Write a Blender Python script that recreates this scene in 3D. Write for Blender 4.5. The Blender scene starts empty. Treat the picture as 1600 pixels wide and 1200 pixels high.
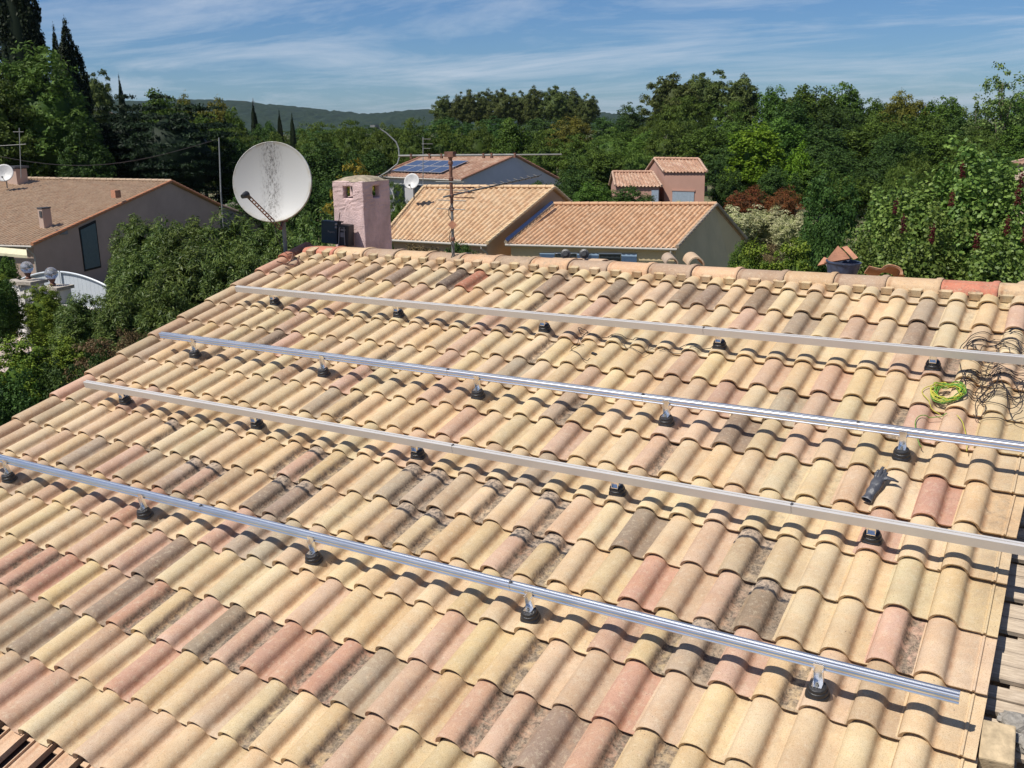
import bpy, bmesh, math, random
import numpy as np
from mathutils import Vector, Matrix

random.seed(7)
S = bpy.context.scene
COL = S.collection
rad = math.radians

# ------------------------------------------------------------------ camera
CAM = Vector((0.421849, -3.983937, 7.600000))
FWD, RGT, UPV = Vector((-0.492136, 0.833124, -0.252400)), Vector((0.862873, 0.505202, -0.014875)), Vector((-0.115120, 0.225110, 0.967509))
cam_data = bpy.data.cameras.new('camera')
cam_data.sensor_width = 36.0
cam_data.lens = 36.0 * 1549 / 1600
cam_data.clip_start = 0.1
cam_data.clip_end = 9000
cam = bpy.data.objects.new('camera', cam_data)
m = Matrix((RGT, UPV, -FWD)).transposed().to_4x4()
m.translation = CAM
cam.matrix_world = m
COL.objects.link(cam)
S.camera = cam

# ------------------------------------------------------------------ light
SUN = Vector((-0.28, -0.501, 0.893)).normalized()
EL = math.asin(SUN.z)
sd = bpy.data.lights.new('sun', 'SUN')
sd.energy = 5.0
sd.angle = rad(0.53)
sd.color = (1.0, 0.945, 0.86)
sun = bpy.data.objects.new('sun', sd)
sun.rotation_euler = SUN.to_track_quat('Z', 'Y').to_euler()
COL.objects.link(sun)

W = bpy.data.worlds.new('World')
S.world = W
W.use_nodes = True
wn, wl = W.node_tree.nodes, W.node_tree.links
wn.clear()
wo = wn.new('ShaderNodeOutputWorld')
bg = wn.new('ShaderNodeBackground')
bg.inputs['Strength'].default_value = 0.064
sky = wn.new('ShaderNodeTexSky')
sky.sky_type = 'NISHITA'
sky.sun_disc = False
sky.sun_elevation = EL
sky.sun_rotation = math.atan2(SUN.x, SUN.y)
sky.altitude = 200
sky.air_density = 1.0
sky.dust_density = 0.25
sky.ozone_density = 4.5
# thin cirrus: noise on the view direction projected on a high flat layer
tc = wn.new('ShaderNodeTexCoord')
sep = wn.new('ShaderNodeSeparateXYZ')
wl.new(tc.outputs['Generated'], sep.inputs[0])
mx = wn.new('ShaderNodeMath'); mx.operation = 'MAXIMUM'; mx.inputs[1].default_value = 0.0
wl.new(sep.outputs['Z'], mx.inputs[0])
ad = wn.new('ShaderNodeMath'); ad.operation = 'ADD'; ad.inputs[1].default_value = 0.09
wl.new(mx.outputs[0], ad.inputs[0])
comb = wn.new('ShaderNodeCombineXYZ')
for k in 'XY':
    dv = wn.new('ShaderNodeMath'); dv.operation = 'DIVIDE'
    wl.new(sep.outputs[k], dv.inputs[0]); wl.new(ad.outputs[0], dv.inputs[1])
    wl.new(dv.outputs[0], comb.inputs[k])
mp = wn.new('ShaderNodeMapping')
mp.inputs['Rotation'].default_value = (0, 0, rad(35))
mp.inputs['Scale'].default_value = (0.46, 0.80, 1)
wl.new(comb.outputs[0], mp.inputs[0])
n1 = wn.new('ShaderNodeTexNoise'); n1.inputs['Scale'].default_value = 1.1
n1.inputs['Detail'].default_value = 12; n1.inputs['Roughness'].default_value = 0.66
n1.inputs['Distortion'].default_value = 0.5
wl.new(mp.outputs[0], n1.inputs['Vector'])
cr = wn.new('ShaderNodeValToRGB')
cr.color_ramp.elements[0].position = 0.44; cr.color_ramp.elements[0].color = (0, 0, 0, 1)
cr.color_ramp.elements[1].position = 0.78; cr.color_ramp.elements[1].color = (0.75, 0.75, 0.75, 1)
wl.new(n1.outputs['Fac'], cr.inputs[0])
tint = wn.new('ShaderNodeMix'); tint.data_type = 'RGBA'; tint.blend_type = 'MULTIPLY'
tint.inputs['Factor'].default_value = 1.0
tint.inputs[7].default_value = (0.60, 0.83, 1.14, 1)
wl.new(sky.outputs[0], tint.inputs[6])
mixc = wn.new('ShaderNodeMix'); mixc.data_type = 'RGBA'
mixc.inputs[7].default_value = (8.6, 9.4, 10.6, 1)
wl.new(cr.outputs[0], mixc.inputs['Factor'])
wl.new(tint.outputs[2], mixc.inputs[6])
wl.new(mixc.outputs[2], bg.inputs[0])
wl.new(bg.outputs[0], wo.inputs[0])

S.view_settings.view_transform = 'Standard'
S.view_settings.look = 'None'
S.view_settings.exposure = 0.24
S.view_settings.gamma = 1.0
S.view_settings.use_curve_mapping = False
S.render.engine = 'CYCLES'
S.cycles.max_bounces = 6
S.cycles.transparent_max_bounces = 8

# ------------------------------------------------------------------ materials
def nodemat(name):
    M = bpy.data.materials.new(name)
    M.use_nodes = True
    nt = M.node_tree
    return M, nt.nodes, nt.links, nt.nodes['Principled BSDF']

def noise(n, l, scale, detail=4, rough=0.55, vec=None, dist=0.0):
    t = n.new('ShaderNodeTexNoise')
    t.inputs['Scale'].default_value = scale
    t.inputs['Detail'].default_value = detail
    t.inputs['Roughness'].default_value = rough
    t.inputs['Distortion'].default_value = dist
    if vec is not None: l.new(vec, t.inputs['Vector'])
    return t.outputs['Fac']

def ramp(n, l, fac, stops):
    r = n.new('ShaderNodeValToRGB')
    e = r.color_ramp.elements
    while len(e) < len(stops): e.new(0.5)
    for q, (p, c) in zip(e, stops):
        q.position = p
        q.color = (c, c, c, 1) if isinstance(c, (int, float)) else (*c, 1)
    l.new(fac, r.inputs[0])
    return r.outputs[0]

def mixn(n, l, a, b, fac, mode='MIX'):
    x = n.new('ShaderNodeMix'); x.data_type = 'RGBA'; x.blend_type = mode
    for sock, v in ((x.inputs[6], a), (x.inputs[7], b), (x.inputs['Factor'], fac)):
        if hasattr(v, 'links'): l.new(v, sock)
        elif isinstance(v, (int, float)): sock.default_value = v
        else: sock.default_value = (*v, 1)
    return x.outputs[2]

def mathn(n, l, op, a, b=0.0, clamp=False):
    x = n.new('ShaderNodeMath'); x.operation = op; x.use_clamp = clamp
    for sock, v in ((x.inputs[0], a), (x.inputs[1], b)):
        if hasattr(v, 'links'): l.new(v, sock)
        else: sock.default_value = v
    return x.outputs[0]

def bumpn(n, l, h, strength, dist, bsdf):
    b = n.new('ShaderNodeBump')
    b.inputs['Strength'].default_value = strength
    b.inputs['Distance'].default_value = dist
    l.new(h, b.inputs['Height'])
    l.new(b.outputs[0], bsdf.inputs['Normal'])

def plain(name, col, rough=0.6, metal=0.0, var=0.12, scale=8.0, bump=0.0, bscale=60.0, spec=0.5, world=True):
    M, n, l, b = nodemat(name)
    g = n.new('ShaderNodeNewGeometry') if world else n.new('ShaderNodeTexCoord')
    vec = g.outputs['Position'] if world else g.outputs['Object']
    f = noise(n, l, scale, 5, 0.6, vec)
    c = mixn(n, l, tuple(x * (1 - var) for x in col), tuple(min(1, x * (1 + var)) for x in col), ramp(n, l, f, [(0.3, 0.0), (0.7, 1.0)]))
    l.new(c, b.inputs['Base Color'])
    b.inputs['Roughness'].default_value = rough
    b.inputs['Metallic'].default_value = metal
    b.inputs['Specular IOR Level'].default_value = spec
    if bump: bumpn(n, l, noise(n, l, bscale, 6, 0.65, vec), bump, 0.01, b)
    return M

def clay(name, attr):
    """terracotta: tint from object colour or from a colour attribute; dirt amount in its alpha"""
    M, n, l, b = nodemat(name)
    if attr:
        a = n.new('ShaderNodeAttribute'); a.attribute_name = attr
        tintc, al = a.outputs['Color'], a.outputs['Alpha']
    else:
        a = n.new('ShaderNodeObjectInfo'); tintc, al = a.outputs['Color'], a.outputs['Alpha']
    pos = n.new('ShaderNodeNewGeometry').outputs['Position']
    lo = n.new('ShaderNodeAttribute'); lo.attribute_name = 'loc'
    sp = n.new('ShaderNodeSeparateXYZ'); l.new(lo.outputs['Vector'], sp.inputs[0])
    f1 = noise(n, l, 9, 6, 0.62, pos, 0.4)
    c = mixn(n, l, tintc, (1.10, 1.05, 0.95), ramp(n, l, f1, [(0.42, 0.0), (0.75, 0.9)]), 'MULTIPLY')
    f2 = noise(n, l, 3.3, 5, 0.6, pos)
    c = mixn(n, l, c, (0.86, 0.80, 0.76), ramp(n, l, f2, [(0.38, 0.0), (0.62, 0.9)]), 'MULTIPLY')
    # salmon blushes and sandy bloom
    f3 = noise(n, l, 14, 7, 0.7, pos, 0.8)
    c = mixn(n, l, c, (0.52, 0.31, 0.185), ramp(n, l, f3, [(0.55, 0.0), (0.76, 0.42)]))
    f4 = noise(n, l, 38, 6, 0.75, pos)
    c = mixn(n, l, c, (0.60, 0.52, 0.38), ramp(n, l, f4, [(0.52, 0.0), (0.68, 0.40)]))
    f5 = noise(n, l, 210, 3, 0.6, pos)
    c = mixn(n, l, c, (0.62, 0.58, 0.52), ramp(n, l, f5, [(0.50, 0.0), (0.68, 0.8)]), 'MULTIPLY')
    # pits: rare dark specks
    vo = n.new('ShaderNodeTexVoronoi'); vo.inputs['Scale'].default_value = 26
    l.new(pos, vo.inputs['Vector'])
    pit = ramp(n, l, vo.outputs['Distance'], [(0.05, 1.0), (0.10, 0.0)])
    gate = ramp(n, l, noise(n, l, 6, 2, 0.5, pos), [(0.56, 0.0), (0.62, 1.0)])
    c = mixn(n, l, c, (0.13, 0.10, 0.08), mathn(n, l, 'MULTIPLY', pit, gate))
    # pan = flat channel right of the roll: loc.x > 0.058 ; head = upper end of the exposed part
    pan = ramp(n, l, mathn(n, l, 'MULTIPLY', sp.outputs['X'], 5.0), [(0.20, 0.0), (0.33, 1.0)])
    d1 = ramp(n, l, noise(n, l, 16, 8, 0.75, pos, 0.6), [(0.36, 0.0), (0.54, 1.0)])
    has = ramp(n, l, al, [(0.30, 0.0), (0.45, 1.0)])
    dirt = mathn(n, l, 'MULTIPLY', mathn(n, l, 'MULTIPLY', pan, d1), has)
    dcol = mixn(n, l, (0.055, 0.046, 0.038), (0.30, 0.235, 0.17), ramp(n, l, noise(n, l, 70, 6, 0.8, pos), [(0.40, 0.0), (0.62, 1.0)]))
    c = mixn(n, l, c, dcol, mathn(n, l, 'MULTIPLY', dirt, 0.95))
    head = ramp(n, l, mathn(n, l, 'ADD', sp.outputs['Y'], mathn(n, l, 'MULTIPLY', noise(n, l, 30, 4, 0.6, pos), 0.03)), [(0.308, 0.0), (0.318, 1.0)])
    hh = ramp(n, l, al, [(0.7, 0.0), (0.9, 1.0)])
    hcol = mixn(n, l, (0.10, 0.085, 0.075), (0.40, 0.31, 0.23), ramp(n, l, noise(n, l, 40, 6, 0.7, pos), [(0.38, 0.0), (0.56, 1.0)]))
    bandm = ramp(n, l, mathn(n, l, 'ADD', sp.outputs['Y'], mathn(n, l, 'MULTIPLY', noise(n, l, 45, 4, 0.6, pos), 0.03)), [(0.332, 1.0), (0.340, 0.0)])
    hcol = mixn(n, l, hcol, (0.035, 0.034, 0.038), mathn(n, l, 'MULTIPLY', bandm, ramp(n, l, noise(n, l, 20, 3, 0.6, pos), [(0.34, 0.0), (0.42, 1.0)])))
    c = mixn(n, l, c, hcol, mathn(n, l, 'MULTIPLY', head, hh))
    # broad patches of grime running over neighbouring channels
    pa = ramp(n, l, noise(n, l, 0.9, 3, 0.5, pos), [(0.52, 0.0), (0.66, 1.0)])
    c = mixn(n, l, c, dcol, mathn(n, l, 'MULTIPLY', mathn(n, l, 'MULTIPLY', pan, ramp(n, l, noise(n, l, 19, 8, 0.75, pos, 0.4), [(0.48, 0.0), (0.66, 1.0)])), mathn(n, l, 'MULTIPLY', pa, 0.6)))
    # weak grime low in every channel
    gr = mathn(n, l, 'MULTIPLY', pan, ramp(n, l, noise(n, l, 22, 7, 0.7, pos), [(0.52, 0.0), (0.72, 0.45)]))
    c = mixn(n, l, c, (0.36, 0.26, 0.17), gr)
    # brown dirt plus painted shade where roll and channel meet, broken up by noise
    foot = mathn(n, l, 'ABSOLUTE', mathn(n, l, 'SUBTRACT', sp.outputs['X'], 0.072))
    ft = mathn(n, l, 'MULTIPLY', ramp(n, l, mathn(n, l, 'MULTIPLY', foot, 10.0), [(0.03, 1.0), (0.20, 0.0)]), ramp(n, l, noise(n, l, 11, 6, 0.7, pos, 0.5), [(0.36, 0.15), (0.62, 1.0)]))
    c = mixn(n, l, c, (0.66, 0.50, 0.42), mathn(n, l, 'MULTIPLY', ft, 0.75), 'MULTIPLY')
    l.new(c, b.inputs['Base Color'])
    b.inputs['Roughness'].default_value = 0.83
    b.inputs['Specular IOR Level'].default_value = 0.28
    h = mathn(n, l, 'ADD', mathn(n, l, 'MULTIPLY', noise(n, l, 120, 5, 0.7, pos), 0.6), noise(n, l, 30, 4, 0.6, pos))
    bumpn(n, l, h, 0.45, 0.004, b)
    return M

def foliage(name, dark, light, trans=0.25, rough=0.6, spec=0.16):
    M, n, l, b = nodemat(name)
    a = n.new('ShaderNodeAttribute'); a.attribute_name = 'leafvar'
    oi = n.new('ShaderNodeObjectInfo')
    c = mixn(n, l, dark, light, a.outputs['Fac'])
    h = n.new('ShaderNodeHueSaturation')
    l.new(c, h.inputs['Color'])
    v = mathn(n, l, 'MULTIPLY_ADD', oi.outputs['Random'], 0.028)
    v.node.inputs[2].default_value = 0.484
    l.new(v, h.inputs['Hue'])
    w = mathn(n, l, 'MULTIPLY_ADD', oi.outputs['Random'], 0.35)
    w.node.inputs[2].default_value = 0.82
    l.new(w, h.inputs['Value'])
    l.new(h.outputs[0], b.inputs['Base Color'])
    b.inputs['Roughness'].default_value = rough
    b.inputs['Specular IOR Level'].default_value = spec
    t = n.new('ShaderNodeBsdfTranslucent')
    l.new(h.outputs[0], t.inputs['Color'])
    ms = n.new('ShaderNodeMixShader'); ms.inputs[0].default_value = trans
    l.new(b.outputs[0], ms.inputs[1]); l.new(t.outputs[0], ms.inputs[2])
    l.new(ms.outputs[0], n['Material Output'].inputs['Surface'])
    return M

M = {}
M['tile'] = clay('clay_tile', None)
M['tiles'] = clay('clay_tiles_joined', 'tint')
M['alu'] = plain('brushed_aluminium', (0.86, 0.865, 0.87), 0.30, 1.0, 0.06, 3)
M['alu_matte'] = plain('anodised_aluminium', (0.60, 0.575, 0.55), 0.42, 0.35, 0.05, 3)
M['bracket'] = plain('bracket_aluminium', (0.80, 0.80, 0.80), 0.25, 1.0, 0.08, 20)
M['rubber'] = plain('black_rubber', (0.018, 0.018, 0.02), 0.38, 0, 0.2, 40, 0.2, 120)
M['slot'] = plain('slot_dark', (0.10, 0.10, 0.105), 0.5, 0.6, 0.1)
M['black'] = plain('black_plastic', (0.02, 0.02, 0.022), 0.45)
M['cable'] = plain('cable_black', (0.022, 0.016, 0.016), 0.5)
M['cable_g'] = plain('cable_green', (0.11, 0.26, 0.03), 0.5)
M['cable_y'] = plain('cable_yellow', (0.45, 0.42, 0.05), 0.5)
M['pink'] = plain('pink_render', (0.57, 0.425, 0.415), 0.92, 0, 0.20, 6, 1.0, 70, 0.2)
M['moss'] = plain('lichen_cap', (0.30, 0.25, 0.18), 0.95, 0, 0.5, 14, 0.9, 50, 0.2)
M['dishw'] = None
M['steel'] = plain('galvanised_steel', (0.19, 0.195, 0.19), 0.6, 0.3, 0.25, 12)
M['rusty'] = plain('rusty_steel', (0.17, 0.085, 0.06), 0.8, 0.2, 0.5, 25)
M['wood'] = None
M['white'] = plain('white_paint', (0.74, 0.76, 0.79), 0.5, 0, 0.05, 3)
M['gate'] = plain('pale_grey_pvc', (0.50, 0.54, 0.58), 0.45, 0, 0.04, 3)
M['stone'] = plain('rough_stone', (0.36, 0.32, 0.27), 0.9, 0, 0.35, 9, 0.8, 40)
M['mortar'] = plain('broken_mortar', (0.27, 0.25, 0.22), 0.95, 0, 0.35, 30, 1.0, 60)
M['glass'] = plain('dark_glass', (0.03, 0.04, 0.05), 0.08, 0, 0.1)
M['shut'] = plain('blue_shutter', (0.33, 0.45, 0.60), 0.5, 0, 0.08)
M['bark'] = plain('bark', (0.13, 0.10, 0.075), 0.9, 0, 0.35, 6, 0.6, 20)
M['glove'] = plain('grey_glove', (0.055, 0.058, 0.070), 0.42, 0, 0.35, 30, 0.3, 90)
M['bucket'] = plain('dark_bucket', (0.035, 0.05, 0.09), 0.5, 0, 0.5, 30)
M['terracotta'] = plain('red_terracotta', (0.42, 0.20, 0.12), 0.85, 0, 0.25, 10, 0.4, 80)
M['radio'] = plain('dark_teal_case', (0.012, 0.030, 0.048), 0.55, 0, 0.15)
M['greyp'] = plain('grey_plastic', (0.20, 0.20, 0.21), 0.5)

def make_dish_mat():
    M_, n, l, b = nodemat('weathered_dish')
    tcn = n.new('ShaderNodeTexCoord')
    at = n.new('ShaderNodeAttribute'); at.attribute_name = 'loc'
    sp = n.new('ShaderNodeSeparateXYZ'); l.new(at.outputs['Vector'], sp.inputs[0])
    mpn = n.new('ShaderNodeMapping'); mpn.inputs['Scale'].default_value = (40, 6.0, 1)
    l.new(at.outputs['Vector'], mpn.inputs[0])
    f = noise(n, l, 1.0, 8, 0.72, mpn.outputs[0], 0.3)
    cx = mathn(n, l, 'ABSOLUTE', mathn(n, l, 'ADD', sp.outputs['X'], 0.02))
    band = ramp(n, l, mathn(n, l, 'MULTIPLY', cx, 4.0), [(0.02, 1.0), (0.55, 0.0)])
    st = ramp(n, l, f, [(0.46, 0.0), (0.58, 1.0)])
    st = mathn(n, l, 'MULTIPLY', st, band)
    mp2 = n.new('ShaderNodeMapping'); mp2.inputs['Scale'].default_value = (60, 26, 1)
    l.new(at.outputs['Vector'], mp2.inputs[0])
    sp2 = ramp(n, l, noise(n, l, 1.0, 6, 0.8, mp2.outputs[0]), [(0.50, 0.0), (0.57, 1.0)])
    sp2 = mathn(n, l, 'MULTIPLY', sp2, ramp(n, l, mathn(n, l, 'MULTIPLY', cx, 4.0), [(0.05, 1.0), (0.55, 0.0)]))
    c = mixn(n, l, (0.40, 0.40, 0.39), (0.17, 0.155, 0.14), mathn(n, l, 'MULTIPLY', st, 0.42))
    c = mixn(n, l, c, (0.05, 0.045, 0.04), mathn(n, l, 'MULTIPLY', sp2, 0.85))
    edge = ramp(n, l, mathn(n, l, 'MULTIPLY', sp.outputs['Z'], 1.0), [(0.93, 0.0), (0.99, 1.0)])
    c = mixn(n, l, c, (0.30, 0.27, 0.20), mathn(n, l, 'MULTIPLY', edge, ramp(n, l, noise(n, l, 7, 5, 0.7, at.outputs['Vector']), [(0.45, 0.0), (0.6, 0.8)])))
    l.new(c, b.inputs['Base Color'])
    b.inputs['Roughness'].default_value = 0.5
    return M_
M['dishw'] = make_dish_mat()

def make_wood():
    M_, n, l, b = nodemat('weathered_board')
    tcn = n.new('ShaderNodeTexCoord')
    oi = n.new('ShaderNodeObjectInfo')
    mpn = n.new('ShaderNodeMapping'); mpn.inputs['Scale'].default_value = (2.0, 45, 30)
    l.new(tcn.outputs['Object'], mpn.inputs[0]); l.new(oi.outputs['Location'], mpn.inputs['Location'])
    f = noise(n, l, 1.6, 8, 0.7, mpn.outputs[0], 0.6)
    c = mixn(n, l, (0.22, 0.17, 0.125), (0.58, 0.48, 0.36), ramp(n, l, f, [(0.34, 0.0), (0.66, 1.0)]))
    f2 = noise(n, l, 7, 5, 0.65, n.new('ShaderNodeNewGeometry').outputs['Position'])
    c = mixn(n, l, c, (0.62, 0.57, 0.52), ramp(n, l, f2, [(0.45, 0.0), (0.7, 0.7)]), 'MULTIPLY')
    l.new(c, b.inputs['Base Color'])
    b.inputs['Roughness'].default_value = 0.85
    bumpn(n, l, f, 0.5, 0.004, b)
    return M_
M['wood'] = make_wood()

F = {}
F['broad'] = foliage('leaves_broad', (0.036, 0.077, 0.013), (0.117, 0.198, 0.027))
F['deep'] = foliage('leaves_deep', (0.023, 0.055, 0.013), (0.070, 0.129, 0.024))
F['bright'] = foliage('leaves_bright', (0.068, 0.147, 0.010), (0.204, 0.317, 0.024), 0.35)
F['pine'] = foliage('needles_pine', (0.043, 0.065, 0.017), (0.121, 0.147, 0.037), 0.15)
F['cypress'] = foliage('needles_cypress', (0.006, 0.014, 0.004), (0.023, 0.034, 0.010), 0.08)
F['cedar'] = foliage('needles_cedar', (0.005, 0.014, 0.006), (0.021, 0.040, 0.013), 0.08)
F['feather'] = foliage('leaves_feathery', (0.043, 0.082, 0.015), (0.145, 0.206, 0.035), 0.3)
F['oleander'] = foliage('leaves_oleander', (0.043, 0.086, 0.019), (0.155, 0.215, 0.045), 0.25, 0.5, 0.25)
F['olive'] = foliage('leaves_olive_yellow', (0.078, 0.095, 0.015), (0.234, 0.223, 0.035), 0.3)
F['lilac'] = foliage('leaves_large', (0.054, 0.107, 0.017), (0.224, 0.317, 0.068), 0.3, 0.5, 0.28)
F['red'] = foliage('leaves_red', (0.085, 0.050, 0.016), (0.30, 0.105, 0.035), 0.3)
F['cream'] = foliage('leaves_variegated', (0.20, 0.24, 0.08), (0.66, 0.64, 0.38), 0.25)
F['ivy'] = foliage('leaves_ivy', (0.048, 0.095, 0.010), (0.224, 0.284, 0.035), 0.25)
F['brown'] = foliage('leaves_brownish', (0.078, 0.065, 0.027), (0.224, 0.154, 0.074), 0.2)
F['amber'] = foliage('leaves_amber', (0.09, 0.10, 0.015), (0.30, 0.21, 0.025), 0.35)
F['maroon'] = foliage('flowers_maroon', (0.057, 0.012, 0.011), (0.148, 0.025, 0.026), 0.2)
F['walnut'] = foliage('leaves_walnut', (0.035, 0.075, 0.012), (0.125, 0.190, 0.035), 0.3)
F['poplar'] = foliage('leaves_poplar', (0.058, 0.103, 0.022), (0.204, 0.267, 0.074), 0.3)

# ------------------------------------------------------------------ mesh tools
class MB:
    def __init__(s): s.v = []; s.f = []
    def add(s, v, f):
        o = len(s.v); s.v += [tuple(p) for p in v]; s.f += [tuple(i + o for i in q) for q in f]; return s
    def box(s, c, size, R=None, taper=1.0):
        c = Vector(c); x, y, z = [k / 2 for k in size]
        R = R or Matrix.Identity(3); P = []
        for sz in (-1, 1):
            t = taper if sz > 0 else 1
            for sx, sy in ((-1, -1), (1, -1), (1, 1), (-1, 1)): P.append(c + R @ Vector((sx * x * t, sy * y * t, sz * z)))
        return s.add(P, [(3, 2, 1, 0), (4, 5, 6, 7), (0, 1, 5, 4), (1, 2, 6, 5), (2, 3, 7, 6), (3, 0, 4, 7)])
    def tube(s, pts, r, n=6, caps=True):
        pts = [Vector(p) for p in pts]; rr = r if isinstance(r, (list, tuple)) else [r] * len(pts)
        t0 = (pts[1] - pts[0]).normalized()
        a = t0.orthogonal().normalized(); V = []; Fc = []
        for i, p in enumerate(pts):
            t = (pts[min(i + 1, len(pts) - 1)] - pts[max(i - 1, 0)])
            t = t.normalized() if t.length > 1e-9 else t0
            a = (a - t * a.dot(t)); a = a.normalized() if a.length > 1e-6 else t.orthogonal().normalized()
            b = t.cross(a)
            for k in range(n):
                w = 2 * math.pi * k / n
                V.append(p + (a * math.cos(w) + b * math.sin(w)) * rr[i])
        for i in range(len(pts) - 1):
            for k in range(n):
                Fc.append((i * n + k, i * n + (k + 1) % n, (i + 1) * n + (k + 1) % n, (i + 1) * n + k))
        if caps:
            Fc.append(tuple(range(n))[::-1]); Fc.append(tuple((len(pts) - 1) * n + k for k in range(n)))
        return s.add(V, Fc)
    def lathe(s, prof, n=20, Mx=None, cap=True):
        V = []; Fc = []
        for (r, z) in prof:
            for k in range(n):
                w = 2 * math.pi * k / n
                p = Vector((r * math.cos(w), r * math.sin(w), z)); V.append(Mx @ p if Mx else p)
        for i in range(len(prof) - 1):
            for k in range(n): Fc.append((i * n + k, i * n + (k + 1) % n, (i + 1) * n + (k + 1) % n, (i + 1) * n + k))
        if cap:
            Fc.append(tuple(range(n))[::-1]); Fc.append(tuple((len(prof) - 1) * n + k for k in range(n)))
        return s.add(V, Fc)
    def quad(s, *p): return s.add(p, [tuple(range(len(p)))])
    def build(s, name, mat, parent=None, smooth=False, angle=None):
        me = bpy.data.meshes.new(name); me.from_pydata(s.v, [], s.f); me.update()
        me.materials.append(mat)
        if smooth or angle: me.polygons.foreach_set('use_smooth', [True] * len(me.polygons))
        if angle: me.set_sharp_from_angle(angle=rad(angle))
        return link(name, me, parent)

def link(name, me, parent=None):
    o = bpy.data.objects.new(name, me); COL.objects.link(o)
    if parent:
        o.parent = parent
        root = parent
        L = parent.location.copy()
        if parent.parent: L = Vector((0, 0, 0))
        o.matrix_parent_inverse = Matrix.Translation(-L) if not parent.parent else Matrix.Identity(4)
        if parent.parent is not None and parent.get('_loc') is not None: pass
    return o

def tag(o, label=None, cat=None, group=None, kind=None):
    if label: o['label'] = label
    if cat: o['category'] = cat
    if group: o['group'] = group
    if kind: o['kind'] = kind
    return o

def root(name, loc, label, cat, group=None):
    o = bpy.data.objects.new(name, None); o.empty_display_size = 0.2
    o.location = loc; COL.objects.link(o)
    return tag(o, label, cat, group)

def frame(z, x=None):
    z = Vector(z).normalized(); x = Vector(x) if x is not None else z.orthogonal()
    x = (x - z * x.dot(z)).normalized(); y = z.cross(x)
    return Matrix((x, y, z)).transposed()

# ------------------------------------------------------------------ foliage tools
def leaf_mesh(name, cen, nor, length, width, rng, mat, core=None, up=None, zs=1.0):
    """cen, nor: (n,3). Bent leaf quads of given size."""
    n = len(cen)
    nor = nor / (np.linalg.norm(nor, axis=1, keepdims=True) + 1e-9)
    if up is None: a = rng.normal(size=(n, 3))
    else: a = np.asarray(up) + rng.normal(size=(n, 3)) * 0.45
    a -= nor * np.sum(a * nor, 1, keepdims=True); a /= (np.linalg.norm(a, axis=1, keepdims=True) + 1e-9)
    b = np.cross(nor, a)
    L = (length * rng.uniform(0.7, 1.3, (n, 1))) / 2; Wd = (width * rng.uniform(0.7, 1.3, (n, 1))) / 2
    v = np.empty((n, 4, 3))
    v[:, 0] = cen - a * L; v[:, 1] = cen + b * Wd - a * L * 0.1; v[:, 2] = cen + a * L - nor * L * 0.25; v[:, 3] = cen - b * Wd + a * L * 0.1
    v[:, :, 2] = cen[:, None, 2] + (v[:, :, 2] - cen[:, None, 2]) * zs
    verts = v.reshape(-1, 3)
    var = np.repeat(np.clip(rng.beta(2, 2.4, n) + 0.0, 0, 1), 4)
    nf = n
    loops = np.arange(n * 4); starts = np.arange(n) * 4
    if core is not None:
        cv, cf = core
        base = len(verts)
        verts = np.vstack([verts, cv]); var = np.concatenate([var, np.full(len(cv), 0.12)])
        loops = np.concatenate([loops, (np.asarray(cf) + base).ravel()])
        starts = np.concatenate([starts, n * 4 + np.arange(len(cf)) * 4]); nf += len(cf)
    me = bpy.data.meshes.new(name)
    me.vertices.add(len(verts)); me.vertices.foreach_set('co', verts.astype(np.float32).ravel())
    me.loops.add(len(loops)); me.loops.foreach_set('vertex_index', loops.astype(np.int32))
    me.polygons.add(nf); me.polygons.foreach_set('loop_start', starts.astype(np.int32))
    me.update(calc_edges=True)
    at = me.attributes.new('leafvar', 'FLOAT', 'POINT'); at.data.foreach_set('value', var.astype(np.float32))
    me.materials.append(mat)
    return me

def core_grid(rx, ry, rz, cz, rng, n=12, m=8, jag=0.18):
    V = []
    for i in range(m + 1):
        t = math.pi * i / m
        for k in range(n):
            w = 2 * math.pi * k / n
            s = 1 + (rng.random() - 0.5) * jag * 2
            V.append((rx * math.sin(t) * math.cos(w) * s, ry * math.sin(t) * math.sin(w) * s, cz + rz * math.cos(t) * s))
    Fc = [(i * n + k, i * n + (k + 1) % n, (i + 1) * n + (k + 1) % n, (i + 1) * n + k) for i in range(m) for k in range(n)]
    return np.array(V), Fc

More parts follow.
